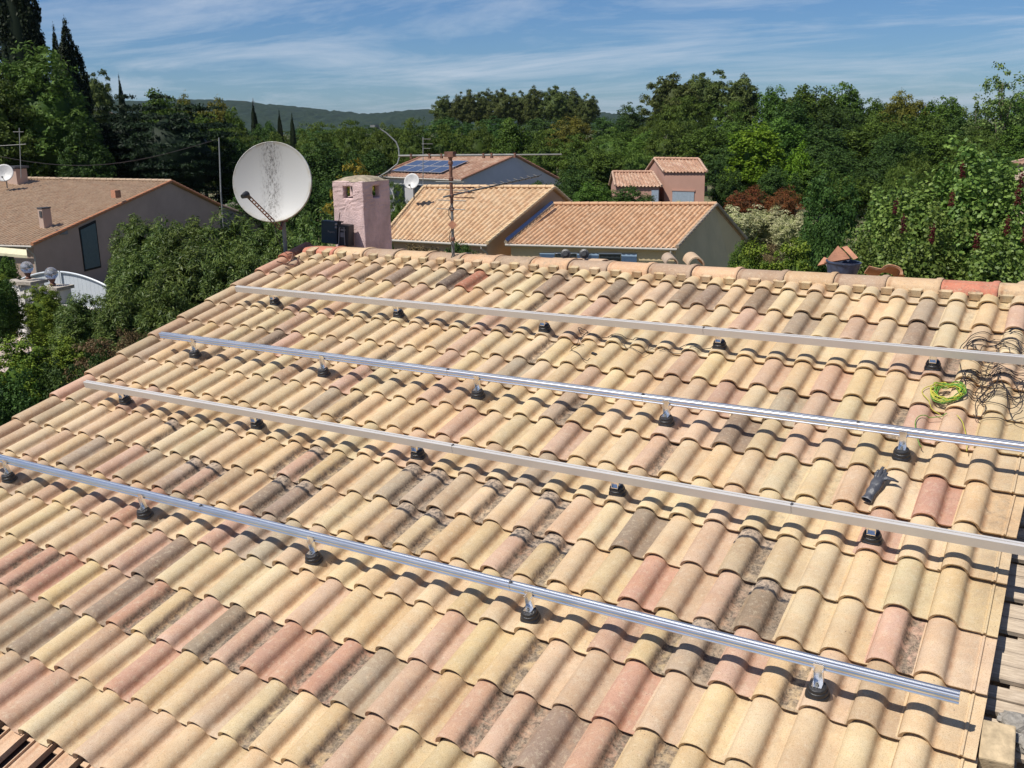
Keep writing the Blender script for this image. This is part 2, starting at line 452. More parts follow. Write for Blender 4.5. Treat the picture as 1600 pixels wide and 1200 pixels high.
def clump_crown(name, mat, seed, nclump, per, rx, rz, cz, cr, leaf, wid, shell=0.55, flat=1.0, up=None, core=0.62, outw=0.9, shape=None, ry=None, zs=0.55):
    """unit-ish crown: clumps of leaves spread over an irregular ellipsoid"""
    rng = np.random.default_rng(seed)
    ry = ry or rx
    d = rng.normal(size=(nclump, 3)); d /= np.linalg.norm(d, axis=1, keepdims=True)
    r = shell + (1 - shell) * rng.random(nclump) ** 0.6
    lob = 1 + 0.16 * np.sin(3 * np.arctan2(d[:, 1], d[:, 0]) + seed) + 0.10 * np.sin(5 * d[:, 2] + seed * 1.7)
    c = d * (r * lob)[:, None] * np.array([rx, ry, rz])
    c[:, 2] += cz
    if shape is not None: c = shape(c, rng)
    k = rng.normal(size=(nclump, per, 3)); k /= np.linalg.norm(k, axis=2, keepdims=True)
    k[:, :, 2] = np.abs(k[:, :, 2]) * 0.9 - 0.25 * (rng.random((nclump, per)) < 0.35)
    crs = cr * rng.uniform(0.6, 1.35, (nclump, 1, 1))
    off = k * crs * rng.uniform(0.55, 1.1, (nclump, per, 1)) * np.array([1, 1, flat * (zs + 1) / 2])
    cen = (c[:, None, :] + off).reshape(-1, 3)
    nor = (k * outw + rng.normal(size=k.shape) * 0.55 + d[:, None, :] * 0.3).reshape(-1, 3)
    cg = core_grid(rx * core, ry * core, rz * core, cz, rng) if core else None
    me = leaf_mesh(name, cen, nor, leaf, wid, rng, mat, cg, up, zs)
    # clump-wide tone shifts
    at = me.attributes['leafvar']; nv = len(me.vertices); val = np.empty(nv, np.float32); at.data.foreach_get('value', val)
    tone = np.repeat(rng.normal(0, 0.16, nclump), per * 4); val[:len(tone)] = np.clip(val[:len(tone)] + tone, 0, 1)
    at.data.foreach_set('value', val)
    return me

def trunk_mesh(name, h, r, branches, seed, spread=0.5):
    rng = random.Random(seed); b = MB()
    pts = [(0, 0, -0.3)]; x = y = 0
    for i in range(1, 6):
        x += rng.uniform(-1, 1) * h * 0.02; y += rng.uniform(-1, 1) * h * 0.02
        pts.append((x, y, h * i / 5))
    b.tube(pts, [r * (1 - 0.14 * i) for i in range(6)], 7)
    for i in range(branches):
        t = rng.uniform(0.45, 1.0); a = rng.uniform(0, 6.28); q = Vector(pts[int(t * 5)])
        L = h * rng.uniform(0.35, 0.6)
        e = q + Vector((math.cos(a) * L * spread, math.sin(a) * L * spread, L * 0.7))
        mid = (q + e) / 2 + Vector((rng.uniform(-.1, .1), rng.uniform(-.1, .1), -0.05)) * h * 0.3
        b.tube([q, mid, e], [r * 0.4, r * 0.28, r * 0.1], 5)
    me = bpy.data.meshes.new(name); me.from_pydata(b.v, [], b.f); me.update(); me.materials.append(M['bark'])
    me.polygons.foreach_set('use_smooth', [True] * len(me.polygons))
    return me

KINDS = {}
def kind(key, crown_me, trunk_me): KINDS[key] = (crown_me, trunk_me)

def tree(key, name, x, y, z0, h, w, label, cat, group=None, rz=None, part='crown'):
    """prototype crowns are ~1 m high and ~1 m wide, standing on z = 0"""
    cm, tm = KINDS[key]
    r = bpy.data.objects.new(name, None); COL.objects.link(r)
    r.location = (x, y, z0); r.rotation_euler = (0, 0, random.uniform(0, 6.28) if rz is None else rz)
    r.scale = (w, w, h); tag(r, label, cat, group)
    c = bpy.data.objects.new(part, cm); COL.objects.link(c); c.parent = r
    if tm:
        t = bpy.data.objects.new('trunk', tm); COL.objects.link(t); t.parent = r
    return r
# ------------------------------------------------------------------ ground
def ground():
    M_, n, l, b = nodemat('ground_soil_grass')
    pos = n.new('ShaderNodeNewGeometry').outputs['Position']
    f = noise(n, l, 0.12, 8, 0.65, pos)
    c = mixn(n, l, (0.055, 0.075, 0.022), (0.21, 0.17, 0.10), ramp(n, l, f, [(0.42, 0.0), (0.62, 1.0)]))
    c = mixn(n, l, c, (0.04, 0.06, 0.02), ramp(n, l, noise(n, l, 2.5, 6, 0.7, pos), [(0.45, 0.0), (0.7, 0.8)]))
    l.new(c, b.inputs['Base Color']); b.inputs['Roughness'].default_value = 0.95
    g = MB(); R_ = 6000; N = 24
    for i in range(N + 1):
        for j in range(N + 1):
            g.v.append((-R_ + 2 * R_ * i / N, -R_ + 2 * R_ * j / N, 0.0))
    for i in range(N):
        for j in range(N):
            a = i * (N + 1) + j; g.f.append((a, a + N + 1, a + N + 2, a + 1))
    tag(g.build('ground', M_), kind='structure')
ground()

def drive():
    mt = plain('concrete_drive', (0.42, 0.34, 0.30), 0.9, 0, 0.18, 1.5, 0.2, 40)
    g = MB(); a, b_, c, d = (-31.671, 12.268, 0.000), (-40.887, 17.301, 0.000), (-35.945, 19.729, 0.000), (-27.323, 14.492, 0.000)
    g.quad((*a[:2], .006), (*d[:2], .006), (*c[:2], .006), (*b_[:2], .006))
    tag(g.build('driveway', mt), kind='structure')
drive()

def hills():
    M_, n, l, b = nodemat('forested_hill')
    pos = n.new('ShaderNodeNewGeometry').outputs['Position']
    f = noise(n, l, 0.035, 7, 0.75, pos)
    c = mixn(n, l, (0.010, 0.022, 0.016), (0.028, 0.046, 0.028), ramp(n, l, f, [(0.36, 0.0), (0.66, 1.0)]))
    c = mixn(n, l, c, (0.10, 0.095, 0.055), ramp(n, l, noise(n, l, 0.006, 6, 0.7, pos), [(0.62, 0.0), (0.70, 0.7)]))
    l.new(c, b.inputs['Base Color']); b.inputs['Roughness'].default_value = 0.95
    b.inputs['Specular IOR Level'].default_value = 0.1
    rng = np.random.default_rng(3)
    F0, R0 = Vector((FWD.x, FWD.y, 0)).normalized(), Vector((RGT.x, RGT.y, 0)).normalized()
    def ridge(prof, D, depth, nx, ny, nm):
        xs = np.linspace(prof[0][0], prof[-1][0], nx)
        hs = np.interp(xs, [p[0] for p in prof], [p[1] for p in prof])
        g = MB()
        for j in range(ny):
            t = j / (ny - 1)
            for i in range(nx):
                lat = (xs[i] - 800) / 1549 * D
                dd = D + depth * (t - .7) if t <= .7 else D + (t - .7) * depth * 2
                sc = math.sin(min(1, t / 0.7) * math.pi / 2) ** 1.2 if t <= .7 else 1 - (t - .7) * 1.5
                z = hs[i] * sc + (rng.random() * 7 - 4 if 0 < j else 0)
                p = Vector((CAM.x, CAM.y, 0)) + F0 * dd + R0 * lat
                g.v.append((p.x, p.y, z))
        for j in range(ny - 1):
            for i in range(nx - 1):
                a = j * nx + i; g.f.append((a, a + 1, a + nx + 1, a + nx))
        tag(g.build(nm, M_, smooth=True), kind='structure')
    D = 2300
    hz = 198
    pr = [(-500, 120), (0, 150), (250, 165), (360, 162), (400, 164), (470, 171), (545, 178), (600, 183), (650, 178), (690, 176), (760, 182), (830, 192), (900, 187), (935, 180), (975, 186), (1040, 196), (1100, 200)]
    ridge([(x, (hz - y + (x - 800) * -0.0155 + 0) / 1549 * D + 7.6) for x, y in pr], D, 1300, 420, 34, 'hill')
hills()

# ------------------------------------------------------------------ the tiled roof we look across
SL = 0.294940
G = 0.376704                     # course gauge
TW = 0.21                  # tile pitch
Z0 = CAM.z - 2.49070
ES = Vector((0, math.cos(SL), math.sin(SL))); EN = Vector((0, -math.sin(SL), math.cos(SL)))
RO = Vector((0, 0, Z0))
RM = Matrix(((1, 0, 0), tuple(ES), tuple(EN))).transposed()
def rp(u, v, h=0.0):
    h -= 0.034 * max(0.0, -u / 7.1) * (max(0.0, v) / 4.2) ** 2      # the old roof sags a little towards its far left end
    return RO + Vector((u, 0, 0)) + ES * v + EN * h

KNOWN = {'p': [(0, 1), (1, 6), (2, 0), (3, 4), (3, 6), (4, 5), (5, -1), (5, 5), (6, 3), (8, -1), (8, 5), (9, 5), (11, 2), (11, 9), (13, 2), (13, 10), (14, 10), (16, 3), (17, 5), (17, 9), (23, -1), (25, 0), (25, 9), (30, 2), (31, 10)], 'P': [(0, 10), (1, 1), (2, 3), (2, 6), (2, 8), (3, 8), (4, 0), (5, 1), (5, 6), (5, 7), (5, 9), (6, 2), (7, 0), (7, 7), (8, -2), (8, 6), (9, 4), (9, 9), (10, 7), (11, -3), (11, -2), (11, -1), (11, 1), (12, 4), (13, 6), (15, -1), (15, 9), (16, -2), (16, 4), (18, -2), (18, 5), (19, 6), (19, 7), (19, 8), (20, -4), (20, -3), (20, 0), (20, 2), (21, -4), (22, -1), (22, 5), (23, 1), (24, -1), (24, 9), (26, 0), (27, 1), (27, 6), (27, 8), (28, 0), (28, 7), (29, 8), (30, 3), (30, 10)], 'R': [(1, 4), (6, -2), (6, -1), (7, 1), (9, -2), (13, -2), (14, -2), (15, -2), (18, -3), (20, -2), (24, -2), (24, 0), (25, -2), (26, -2), (34, 10)], 'Y': [(3, 5), (4, -2), (5, -2), (6, 0), (9, -3), (9, -1), (10, -2), (10, -1), (10, 1), (11, 0), (12, -3), (12, 5), (13, -1), (13, 1), (14, -1), (17, -3), (19, -2), (19, 2), (23, -2), (27, 0), (31, 9)], 'D': [(3, 9), (4, 1), (7, -2), (7, 5), (8, 2), (9, 10), (11, 10), (12, 10), (15, 10), (17, -2), (18, 10), (19, 1), (20, 1), (21, -2), (21, -1), (22, -3), (26, 10), (28, 6)], 'G': [(3, 10), (5, 0), (6, 6), (7, 9), (12, -2), (12, 3), (13, 5), (15, 2), (16, 2), (16, 6), (18, 0), (19, 0), (22, 4), (23, -3), (23, 0), (24, 1), (26, 1), (29, 1)], 'T': [(5, 2), (7, -1), (7, 10), (9, 3), (14, 2), (15, 1), (22, -4), (22, -2), (24, -3), (25, 1), (25, 5), (28, 10), (29, 0), (29, 9), (34, 2)], 'y': [(9, 7), (12, 6), (13, -3), (14, -3), (16, -3), (19, -3), (21, -3)], 'X': [(22, 10)], 'E': [(23, 10)]}
TINT_AT = {p: c for c, ps in KNOWN.items() for p in ps}
STAIN = {(i, j): a for i, j, a in [(3, 0, 0.5), (4, 1, 1.0), (5, 0, 1.0), (5, 2, 1.0), (6, -2, 0.5), (6, 0, 0.5), (8, -2, 0.5), (9, -2, 0.5), (10, 1, 1.0), (11, 1, 1.0), (11, 2, 1.0), (12, -3, 0.5), (13, -2, 0.5), (13, 2, 1.0), (14, -3, 0.5), (14, -2, 0.5), (14, 1, 1.0), (15, 1, 1.0), (15, 2, 1.0), (16, -2, 0.5), (16, 2, 1.0), (17, -2, 0.5), (19, 1, 1.0), (20, 1, 1.0), (20, 2, 1.0), (23, 1, 1.0), (24, 1, 1.0), (25, -2, 0.5), (26, -2, 0.5), (27, 2, 1.0)]}
PAL = {'y': (.555, .445, .280), 'Y': (.51, .395, .235), 'p': (.525, .39, .275), 'P': (.475, .33, .245), 'R': (.445, .275, .20),
       'X': (.40, .18, .12), 'T': (.44, .335, .23), 'G': (.375, .305, .225), 'D': (.275, .212, .158), 'E': (.16, .125, .10)}
def tint_of(i, j, rnd):
    ch = TINT_AT.get((i, j), '.')
    if ch == '.':
        q = rnd.random()
        if q < .05: ch = 'p'
        elif q < .10: ch = 'T'
        if i >= 33 and j < 11: ch = 'T' if rnd.random() < .8 else 'P'
        if i >= 34 and j >= 10: ch = 'X'
    if ch in PAL: c = PAL[ch]
    else:
        t = rnd.random()
        c = tuple(a * (1 - t) + b_ * t for a, b_ in zip((.555, .425, .262), (.545, .445, .295)))
    k = rnd.uniform(.90, 1.08)
    return tuple(min(.85, a * k * rnd.uniform(.97, 1.03)) for a in c)

def tile_geo(x1=0.158, rib=False, L=None, seg=12, rw=0.0655, rh=0.057, x0=None, seed=0):
    """one interlocking barrel tile, lip at y = 0, crest at the origin; returns vertices and faces"""
    rnd = random.Random(seed)
    L = L or G + 0.055; T = 0.019
    top = []
    if x0 is None: top.append((-rw - 0.002, -rh + 0.004))
    for k in range(seg + 1):
        a = math.pi * (1 - k / seg); c, s = math.cos(a), math.sin(a)
        x = rw * math.copysign(abs(c) ** 0.92, c); z = -rh + rh * abs(s) ** 0.86
        if k == seg: x, z = rw + 0.006, -rh + 0.0035
        top.append((x, z))
    top.append((rw + 0.018, -rh + 0.0005))
    if rib:
        top += [(0.165, -rh), (0.170, -rh - 0.004), (0.176, -rh - 0.004), (0.179, -rh + 0.004), (0.188, -rh + 0.004), (0.192, -rh - 0.005), (0.238, -rh - 0.005)]
    else:
        top += [(0.115, -rh - 0.001), (x1, -rh - 0.001)]
    n = len(top)
    # offset profile for the underside
    bot = []
    for k, (x, z) in enumerate(top):
        a = Vector(top[max(k - 1, 0)]); b_ = Vector(top[min(k + 1, n - 1)]); t = (b_ - a).normalized()
        bot.append((x + t.y * T, z - t.x * T))
    loops = [(0.009, bot, 0), (0.0, top, -0.0045), (0.0045, top, 0.0), (0.028, top, -0.0006), (L * 0.5, top, 0), (L, top, 0)]
    V = []
    for (y, pr, dz) in loops:
        drop = 0.0 if y < 0.03 else 0.031 * y / G
        for (x, z) in pr:
            wob = 0
            V.append((x, y, z + dz - drop))
    for (x, z) in bot: V.append((x, L, z - 0.031 * L / G))
    Fc = []
    for q in range(len(loops) - 1):
        for k in range(n - 1): Fc.append((q * n + k, q * n + k + 1, (q + 1) * n + k + 1, (q + 1) * n + k))
    e = len(loops) * n
    for k in range(n - 1): Fc.append((e + k, e + k + 1, k + 1, k))          # underside
    Fc.append((0, n, 2 * n, 3 * n, 4 * n, 5 * n, e)[::-1]); Fc.append((n - 1, 2 * n - 1, 3 * n - 1, 4 * n - 1, 5 * n - 1, 6 * n - 1, e + n - 1))
    return V, Fc

def tile_mesh(name, V, Fc, mat):
    me = bpy.data.meshes.new(name); me.from_pydata(V, [], Fc); me.update(); me.materials.append(mat)
    me.polygons.foreach_set('use_smooth', [True] * len(me.polygons)); me.set_sharp_from_angle(angle=rad(48))
    at = me.attributes.new('loc', 'FLOAT_VECTOR', 'POINT')
    at.data.foreach_set('vector', np.array(V, np.float32).ravel())
    return me

house = root('tiled_house', (-3.5, 4.0, 0), 'near house whose pale and pink barrel-tile roof fills the foreground, carrying metal rails', 'house')
HL = Vector((-3.5, 4.0, 0))
def hlink(name, me, mtx, col=None, parent=None):
    o = bpy.data.objects.new(name, me); COL.objects.link(o)
    o.parent = house; o.matrix_parent_inverse = Matrix.Translation(-HL); o.matrix_basis = mtx
    if col: o.color = col
    return o

NI, J0, J1 = 35, -4, 11
def build_roof():
    rnd = random.Random(11)
    geo = [tile_geo(seed=k, rw=0.0655 + 0.0006 * k) for k in range(3)]
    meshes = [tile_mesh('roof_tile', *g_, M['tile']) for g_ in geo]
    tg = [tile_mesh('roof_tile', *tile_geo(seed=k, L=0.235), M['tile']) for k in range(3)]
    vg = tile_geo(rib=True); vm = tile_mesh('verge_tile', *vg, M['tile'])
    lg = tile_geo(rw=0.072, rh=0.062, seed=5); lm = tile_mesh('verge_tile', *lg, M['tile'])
    lst = []
    for j in range(J0, J1 + 1):
        for i in range(0, NI):
            p = rp(-i * TW, j * G + G / 2, 0)
            d = p - CAM; z = d.dot(FWD)
            if z < 0.3: continue
            X = 800 + 1549 * d.dot(RGT) / z; Y = 600 - 1549 * d.dot(UPV) / z
            inside = -60 < X < 1660 and Y < 1260
            lst.append((0 if inside else 1, z, i, j))
    lst.sort()
    rest = []
    for k, (out, z, i, j) in enumerate(lst):
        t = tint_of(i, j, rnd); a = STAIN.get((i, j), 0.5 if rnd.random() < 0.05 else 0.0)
        rot = Matrix.Rotation(rad(rnd.gauss(0, .7)), 3, 'Z') @ Matrix.Rotation(rad(rnd.gauss(0, .9)), 3, 'Y')
        L = rp(-i * TW + rnd.gauss(0, .0012), j * G + rnd.gauss(0, .0045), rnd.gauss(0, .0014))
        mt = (RM @ rot).to_4x4(); mt.translation = L
        if i == 0:
            hlink('verge_tile', vm, mt, (*t, a)); continue
        if i == NI - 1:
            mt.translation = L + EN * 0.006
            hlink('verge_tile', lm, mt, (*t, a)); continue
        if len(rest) == 0 and k < 308 + 12 and not out and cnt[0] < 300:
            cnt[0] += 1
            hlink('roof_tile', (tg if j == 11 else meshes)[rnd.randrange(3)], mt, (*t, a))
        else: rest.append((mt, t, a, rnd.randrange(3)))
    V = []; Fc = []; LC = []; TC = []
    for mt, t, a, q in rest:
        v, f = tile_geo(seed=q, L=0.235) if (mt.translation - RO).dot(ES) > 10.6 * G else geo[q]; o = len(V)
        V += [tuple(mt @ Vector(p)) for p in v]; Fc += [tuple(x + o for x in g_) for g_ in f]; LC += v; TC += [(*t, a)] * len(v)
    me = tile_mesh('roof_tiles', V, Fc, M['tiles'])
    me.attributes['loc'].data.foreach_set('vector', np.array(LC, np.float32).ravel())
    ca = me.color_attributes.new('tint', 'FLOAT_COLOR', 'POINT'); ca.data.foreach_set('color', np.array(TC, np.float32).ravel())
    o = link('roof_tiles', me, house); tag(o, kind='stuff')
cnt = [0]
build_roof()

def roof_rest():
    rnd = random.Random(5)
    # bare lower course: flat channels with side ribs over dark gaps
    b = MB(); T = 0.012
    y0, y1 = -0.33, 0.06
    b.box((0.105, (y0 + y1) / 2, -0.086), (0.135, y1 - y0, T))
    b.box((0.170, (y0 + y1) / 2, -0.075), (0.006, y1 - y0, 0.034))
    b.box((0.156, (y0 + y1) / 2, -0.080), (0.004, y1 - y0, 0.022))
    b.box((0.038, (y0 + y1) / 2, -0.079), (0.006, y1 - y0, 0.028))
    b.box((0.01, 0.025, -0.082), (0.05, 0.06, 0.010))
    me = tile_mesh('channel_tile', b.v, b.f, M['tile'])
    for i in range(14, 24):
        mt = RM.to_4x4(); mt.translation = rp(-i * TW, J0 * G, 0)
        hlink('channel_tile', me, mt, (.54, .38, .26, 0))
    # ridge tiles: half barrels with a thick collar on the right end
    R1 = 0.142; rise = 0.070
    def ridge_geo(Lr):
        V = []; Fc = []; n = 12
        sec = [(0.0, 0.94), (Lr - 0.065, 0.97), (Lr - 0.052, 1.0), (Lr - 0.045, 1.10), (Lr - 0.02, 1.145), (Lr - 0.004, 1.12), (Lr, 1.08)]
        for (x, s) in sec:
            for k in range(n + 1):
                a = math.pi * k / n
                V.append((x, R1 * math.cos(a) * s, -rise + rise * math.sin(a) ** 0.9 * s - (0.02 if k in (0, n) else 0)))
        e = len(V)
        for (x, s) in (sec[-1], sec[0]):
            for k in range(n + 1):
                a = math.pi * k / n
                V.append((x, (R1 - .013) * math.cos(a) * s, -rise + (rise - .013) * math.sin(a) ** 0.9 * s - (0.02 if k in (0, n) else 0)))
        m_ = n + 1
        for q in range(len(sec) - 1):
            for k in range(n): Fc.append((q * m_ + k, (q + 1) * m_ + k, (q + 1) * m_ + k + 1, q * m_ + k + 1))
        z = (len(sec) - 1) * m_
        for k in range(n):
            Fc.append((z + k, e + k, e + k + 1, z + k + 1)); Fc.append((e + m_ + k, k, k + 1, e + m_ + k + 1))
            Fc.append((e + k, e + m_ + k, e + m_ + k + 1, e + k + 1))
        return V, Fc
    P_ = 0.397
    me = tile_mesh('ridge_tile', *ridge_geo(P_ + 0.045), M['tile'])
    apex = rp(0, 4.415, 0.016)
    cols = {0: 'T', 1: 'X', 2: 'y', 3: 'T', 4: 'y', 5: 'T', 6: 'p', 7: 'T', 8: 'p', 9: 'G', 10: 'p', 11: 'G', 12: 'y', 13: 'G', 14: 'y', 15: 'T', 16: 'y', 17: 'p'}
    base = {'y': (.54, .39, .245), 'p': (.54, .36, .23), 'T': (.40, .295, .215), 'G': (.375, .28, .20), 'X': (.50, .20, .135)}
    # joints every 0.397 m, one of them at u = -0.21
    k = 0; u = -0.21 + P_ * 2
    while u > -6.9:
        ap = rp(u - P_ / 2, 4.415, .016); L = Vector((u - P_, ap.y + rnd.gauss(0, .003), ap.z + rnd.gauss(0, .003)))
        ch = {0: 'y', 1: 'y', 2: 'X', 3: 'y', 4: 'T', 5: 'y', 6: 'T', 7: 'p', 8: 'T', 9: 'p', 10: 'T', 11: 'p', 12: 'G', 13: 'p', 14: 'G', 15: 'y', 16: 'T', 17: 'y', 18: 'X'}.get(k, 'T')
        c = base[ch]; q = rnd.uniform(.93, 1.07)
        mt = Matrix.Rotation(rad(rnd.gauss(0, .5)), 4, 'Z'); mt.translation = L
        if u - P_ < -7.0: mt = mt @ Matrix.Scale(0.8, 4, (1, 0, 0))
        hlink('ridge_tile', me, mt, (*[x * q for x in c], 0.0))
        u -= P_; k += 1
    # little closure blocks standing in the channels just below the ridge
    b = MB(); b.box((0.108, 4.262, -0.034), (0.084, 0.05, 0.052)); b.box((0.108, 4.300, -0.016), (0.10, 0.10, 0.012))
    cm = tile_mesh('ridge_closure', b.v, b.f, M['tile'])
    for i in range(-3, NI - 1):
        mt = RM.to_4x4(); mt.translation = rp(-i * TW, rnd.gauss(0, .003), rnd.gauss(0, .002))
        hlink('ridge_closure', cm, mt, (*tint_of(-9, 99, rnd), 0.0))
    # roof right of the verge line near the ridge (partly in view at the frame edge)
    # deck under the tiles, gable and eave walls, rear slope
    wm = plain('house_render', (0.50, 0.42, 0.33), 0.9, 0, 0.08, 2, 0.3, 50)
    dk = MB(); uL, uR = -34 * TW - 0.02, 0.20
    def q_(u0, u1, v0, v1, h0, h1):
        a = [rp(u0, v0, h0), rp(u1, v0, h0), rp(u1, v1, h0), rp(u0, v1, h0), rp(u0, v0, h1), rp(u1, v0, h1), rp(u1, v1, h1), rp(u0, v1, h1)]
        dk.add(a, [(3, 2, 1, 0), (4, 5, 6, 7), (0, 1, 5, 4), (1, 2, 6, 5), (2, 3, 7, 6), (3, 0, 4, 7)])
    q_(uL, uR, -2.2, 4.40, -0.16, -0.115)
    dk.build('roof_deck', M['slot'] if False else plain('old_deck', (0.09, 0.06, 0.05), .9), house)
    yr = apex.y; ye = rp(0, -2.0).y; zt = rp(0, -2.0, -.17).z
    w_ = MB(); ym = 2 * yr - ye; ax = rp(0, 4.40, -.17).z
    for x in (uL + 0.12, uR + 2.9):
        pass
    x0, x1 = uL + 0.10, uR + 3.0
    a = [(x0, ye + .3, 0), (x1, ye + .3, 0), (x1, ym, 0), (x0, ym, 0), (x0, ye + .3, zt - .25), (x1, ye + .3, zt - .25), (x1, yr, ax - .3), (x0, yr, ax - .3), (x1, ym, zt - .3), (x0, ym, zt - .3)]
    w_.add(a, [(0, 1, 5, 4), (1, 2, 8, 6, 5), (3, 0, 4, 7, 9), (2, 3, 9, 8), (4, 5, 6, 7), (7, 6, 8, 9)])
    w_.build('wall', wm, house)
    # rear slope as real corrugated tiling, seen only from elsewhere
build_rest = roof_rest
roof_rest()

def tile_field(eL, eR, rL, rR, pal, seed, pitch=0.21, gauge=0.37, amp=0.07, name='roof_tiles', parent=None, missing=0):
    """barrel tiling over a quadrilateral: eave left/right, ridge left/right; every tile its own strip with a lip"""
    rng = np.random.default_rng(seed)
    eL, eR, rL, rR = [np.array(p, float) for p in (eL, eR, rL, rR)]
    nc = max(2, int(round(np.linalg.norm(eR - eL) / pitch))); nr = max(2, int(round(np.linalg.norm(rL - eL) / gauge)))
    N = np.cross(eR - eL, rL - eL); N /= np.linalg.norm(N)
    if N[2] < 0: N = -N
    px_ = np.array([0, .07, .19, .31, .43, .55, .64, 1.02]); pz = np.array([-1, -.35, -.04, 0, -.18, -.62, -1, -1]) * amp
    I, J = np.meshgrid(np.arange(nc), np.arange(nr), indexing='ij'); I = I.ravel(); J = J.ravel()
    ys = np.array([0.0, 0.0, 1.06]); dz = np.array([-0.014, 0.003, -0.008])
    n = len(I); V = np.empty((n, 3, 8, 3))
    jit = rng.normal(0, 0.004, n)
    for a in range(3):
        for k in range(8):
            s = (I + px_[k]) / nc; t = (J + ys[a]) / nr
            t = np.minimum(t, 1.0)
            P_ = (eL * (1 - s)[:, None] + eR * s[:, None]) * (1 - t)[:, None] + (rL * (1 - s)[:, None] + rR * s[:, None]) * t[:, None]
            V[:, a, k] = P_ + N * (pz[k] + dz[a] + jit)[:, None]
    V = V.reshape(-1, 3)
    q = []
    for a in range(2):
        for k in range(7): q.append((a * 8 + k, a * 8 + k + 1, (a + 1) * 8 + k + 1, (a + 1) * 8 + k))
    Fc = (np.arange(n)[:, None, None] * 24 + np.array(q)[None]).reshape(-1, 4)
    me = bpy.data.meshes.new(name); me.from_pydata(V.tolist(), [], Fc.tolist()); me.update(); me.materials.append(M['tiles'])
    me.polygons.foreach_set('use_smooth', [True] * len(me.polygons)); me.set_sharp_from_angle(angle=rad(50))
    pal = np.array(pal); c = (pal[rng.integers(0, len(pal), n)] * .45 + pal.mean(0) * .55) * rng.uniform(.92, 1.08, (n, 1))
    c = np.concatenate([c, np.zeros((n, 1))], 1)
    ca = me.color_attributes.new('tint', 'FLOAT_COLOR', 'POINT'); ca.data.foreach_set('color', np.repeat(c, 24, 0).astype(np.float32).ravel())
    at = me.attributes.new('loc', 'FLOAT_VECTOR', 'POINT'); at.data.foreach_set('vector', np.zeros(len(V) * 3, np.float32))
    return tag(link(name, me, parent), kind='stuff')
yr_ = rp(0, 4.415).y
def back_slope():
    a = rp(-34 * TW - .08, 4.42, -0.085); b_ = rp(0.9, 4.42, -0.085)
    c = Vector((a.x, 2 * yr_ - rp(0, -1.5).y, rp(0, -1.5).z)); d = Vector((b_.x, c.y, c.z))
    tile_field(d, c, b_, a, [(.54, .40, .24), (.50, .30, .2), (.56, .44, .27)], 8, parent=house)
back_slope()

# ------------------------------------------------------------------ open decking right of the verge
def decking():
    rnd = random.Random(9)
    v = -1.2
    for rows in range(60):
        if v > 3.6: break
        gap = rnd.random()
        wdt = rnd.choice([0.075, 0.09, 0.10, 0.095])
        k = 3 if gap < .5 else 2
        for q in range(k):
            if v > 3.6: break
            L = rnd.uniform(2.3, 2.6)
            me = bpy.data.meshes.new('deck_board'); b = MB()
            b.box((L / 2, 0, 0), (L, wdt - 0.004, 0.024)); me.from_pydata(b.v, [], b.f); me.update(); me.materials.append(M['wood'])
            mt = (RM @ Matrix.Rotation(rad(rnd.gauss(0, .3)), 3, 'Z')).to_4x4(); mt.translation = rp(0.13, v + wdt / 2, -0.20 + rnd.gauss(0, .002))
            hlink('deck_board', me, mt)
            v += wdt
        v += rnd.uniform(0.035, 0.05)
    b = MB()
    for u in (0.35, 0.95, 1.55, 2.15): 
        a = rp(u, 1.2, -0.27); b.box(a, (0.07, 4.9, 0.11), RM)
    for u in (0.35, 0.95, 1.55, 2.15):
        pass
    o = b.build('rafter', M['wood'], house)
    # thin strip of bent flashing along the cut
decking()

blk = MB(); rb = (0.300, 0.183)
blk.box(rp(rb[0] + .005, rb[1] - .03, -0.135), (0.135, 0.21, 0.10), RM @ Matrix.Rotation(rad(4), 3, 'Z'))
bo = blk.build('wood_block', plain('pale_cut_wood', (0.44, 0.34, 0.21), .85, 0, .3, 18, .6, 60))
bv = bo.modifiers.new('b', 'BEVEL'); bv.width = 0.008; bv.segments = 2
tag(bo, 'pale cut wood block lying on the open boards at the bottom right', 'block')
def rubble():
    rnd = random.Random(4)
    for k, (x, y, s) in enumerate([(1582, 1128, .055), (1596, 1142, .05), (1571, 1122, .03), (1590, 1158, .03), (1598, 1172, .025)]):
        pass
    b = MB()
    me = bpy.data.meshes.new('mortar_rubble'); bm = bmesh.new()
    for (x, y, s) in [(0.347, 0.356, 0.050), (0.385, 0.325, 0.050), (0.321, 0.361, 0.030), (0.371, 0.265, 0.032), (0.403, 0.241, 0.040), (0.341, 0.320, 0.028), (0.303, 0.343, 0.018)]:
        p = rp(x, y, -0.155)
        geo = bmesh.ops.create_icosphere(bm, subdivisions=2, radius=s, matrix=Matrix.Translation(p))
        for v in geo['verts']:
            v.co = p + (v.co - p) * rnd.uniform(.65, 1.2) * 1.0
            v.co -= EN * max(0, (v.co - p).dot(EN)) * 0.45
    bm.to_mesh(me); bm.free(); me.materials.append(M['mortar'])
    o = link('mortar_rubble', me); tag(o, 'crumbled grey mortar lumps heaped on the boards beside the wood block', 'rubble', kind='stuff')
rubble()

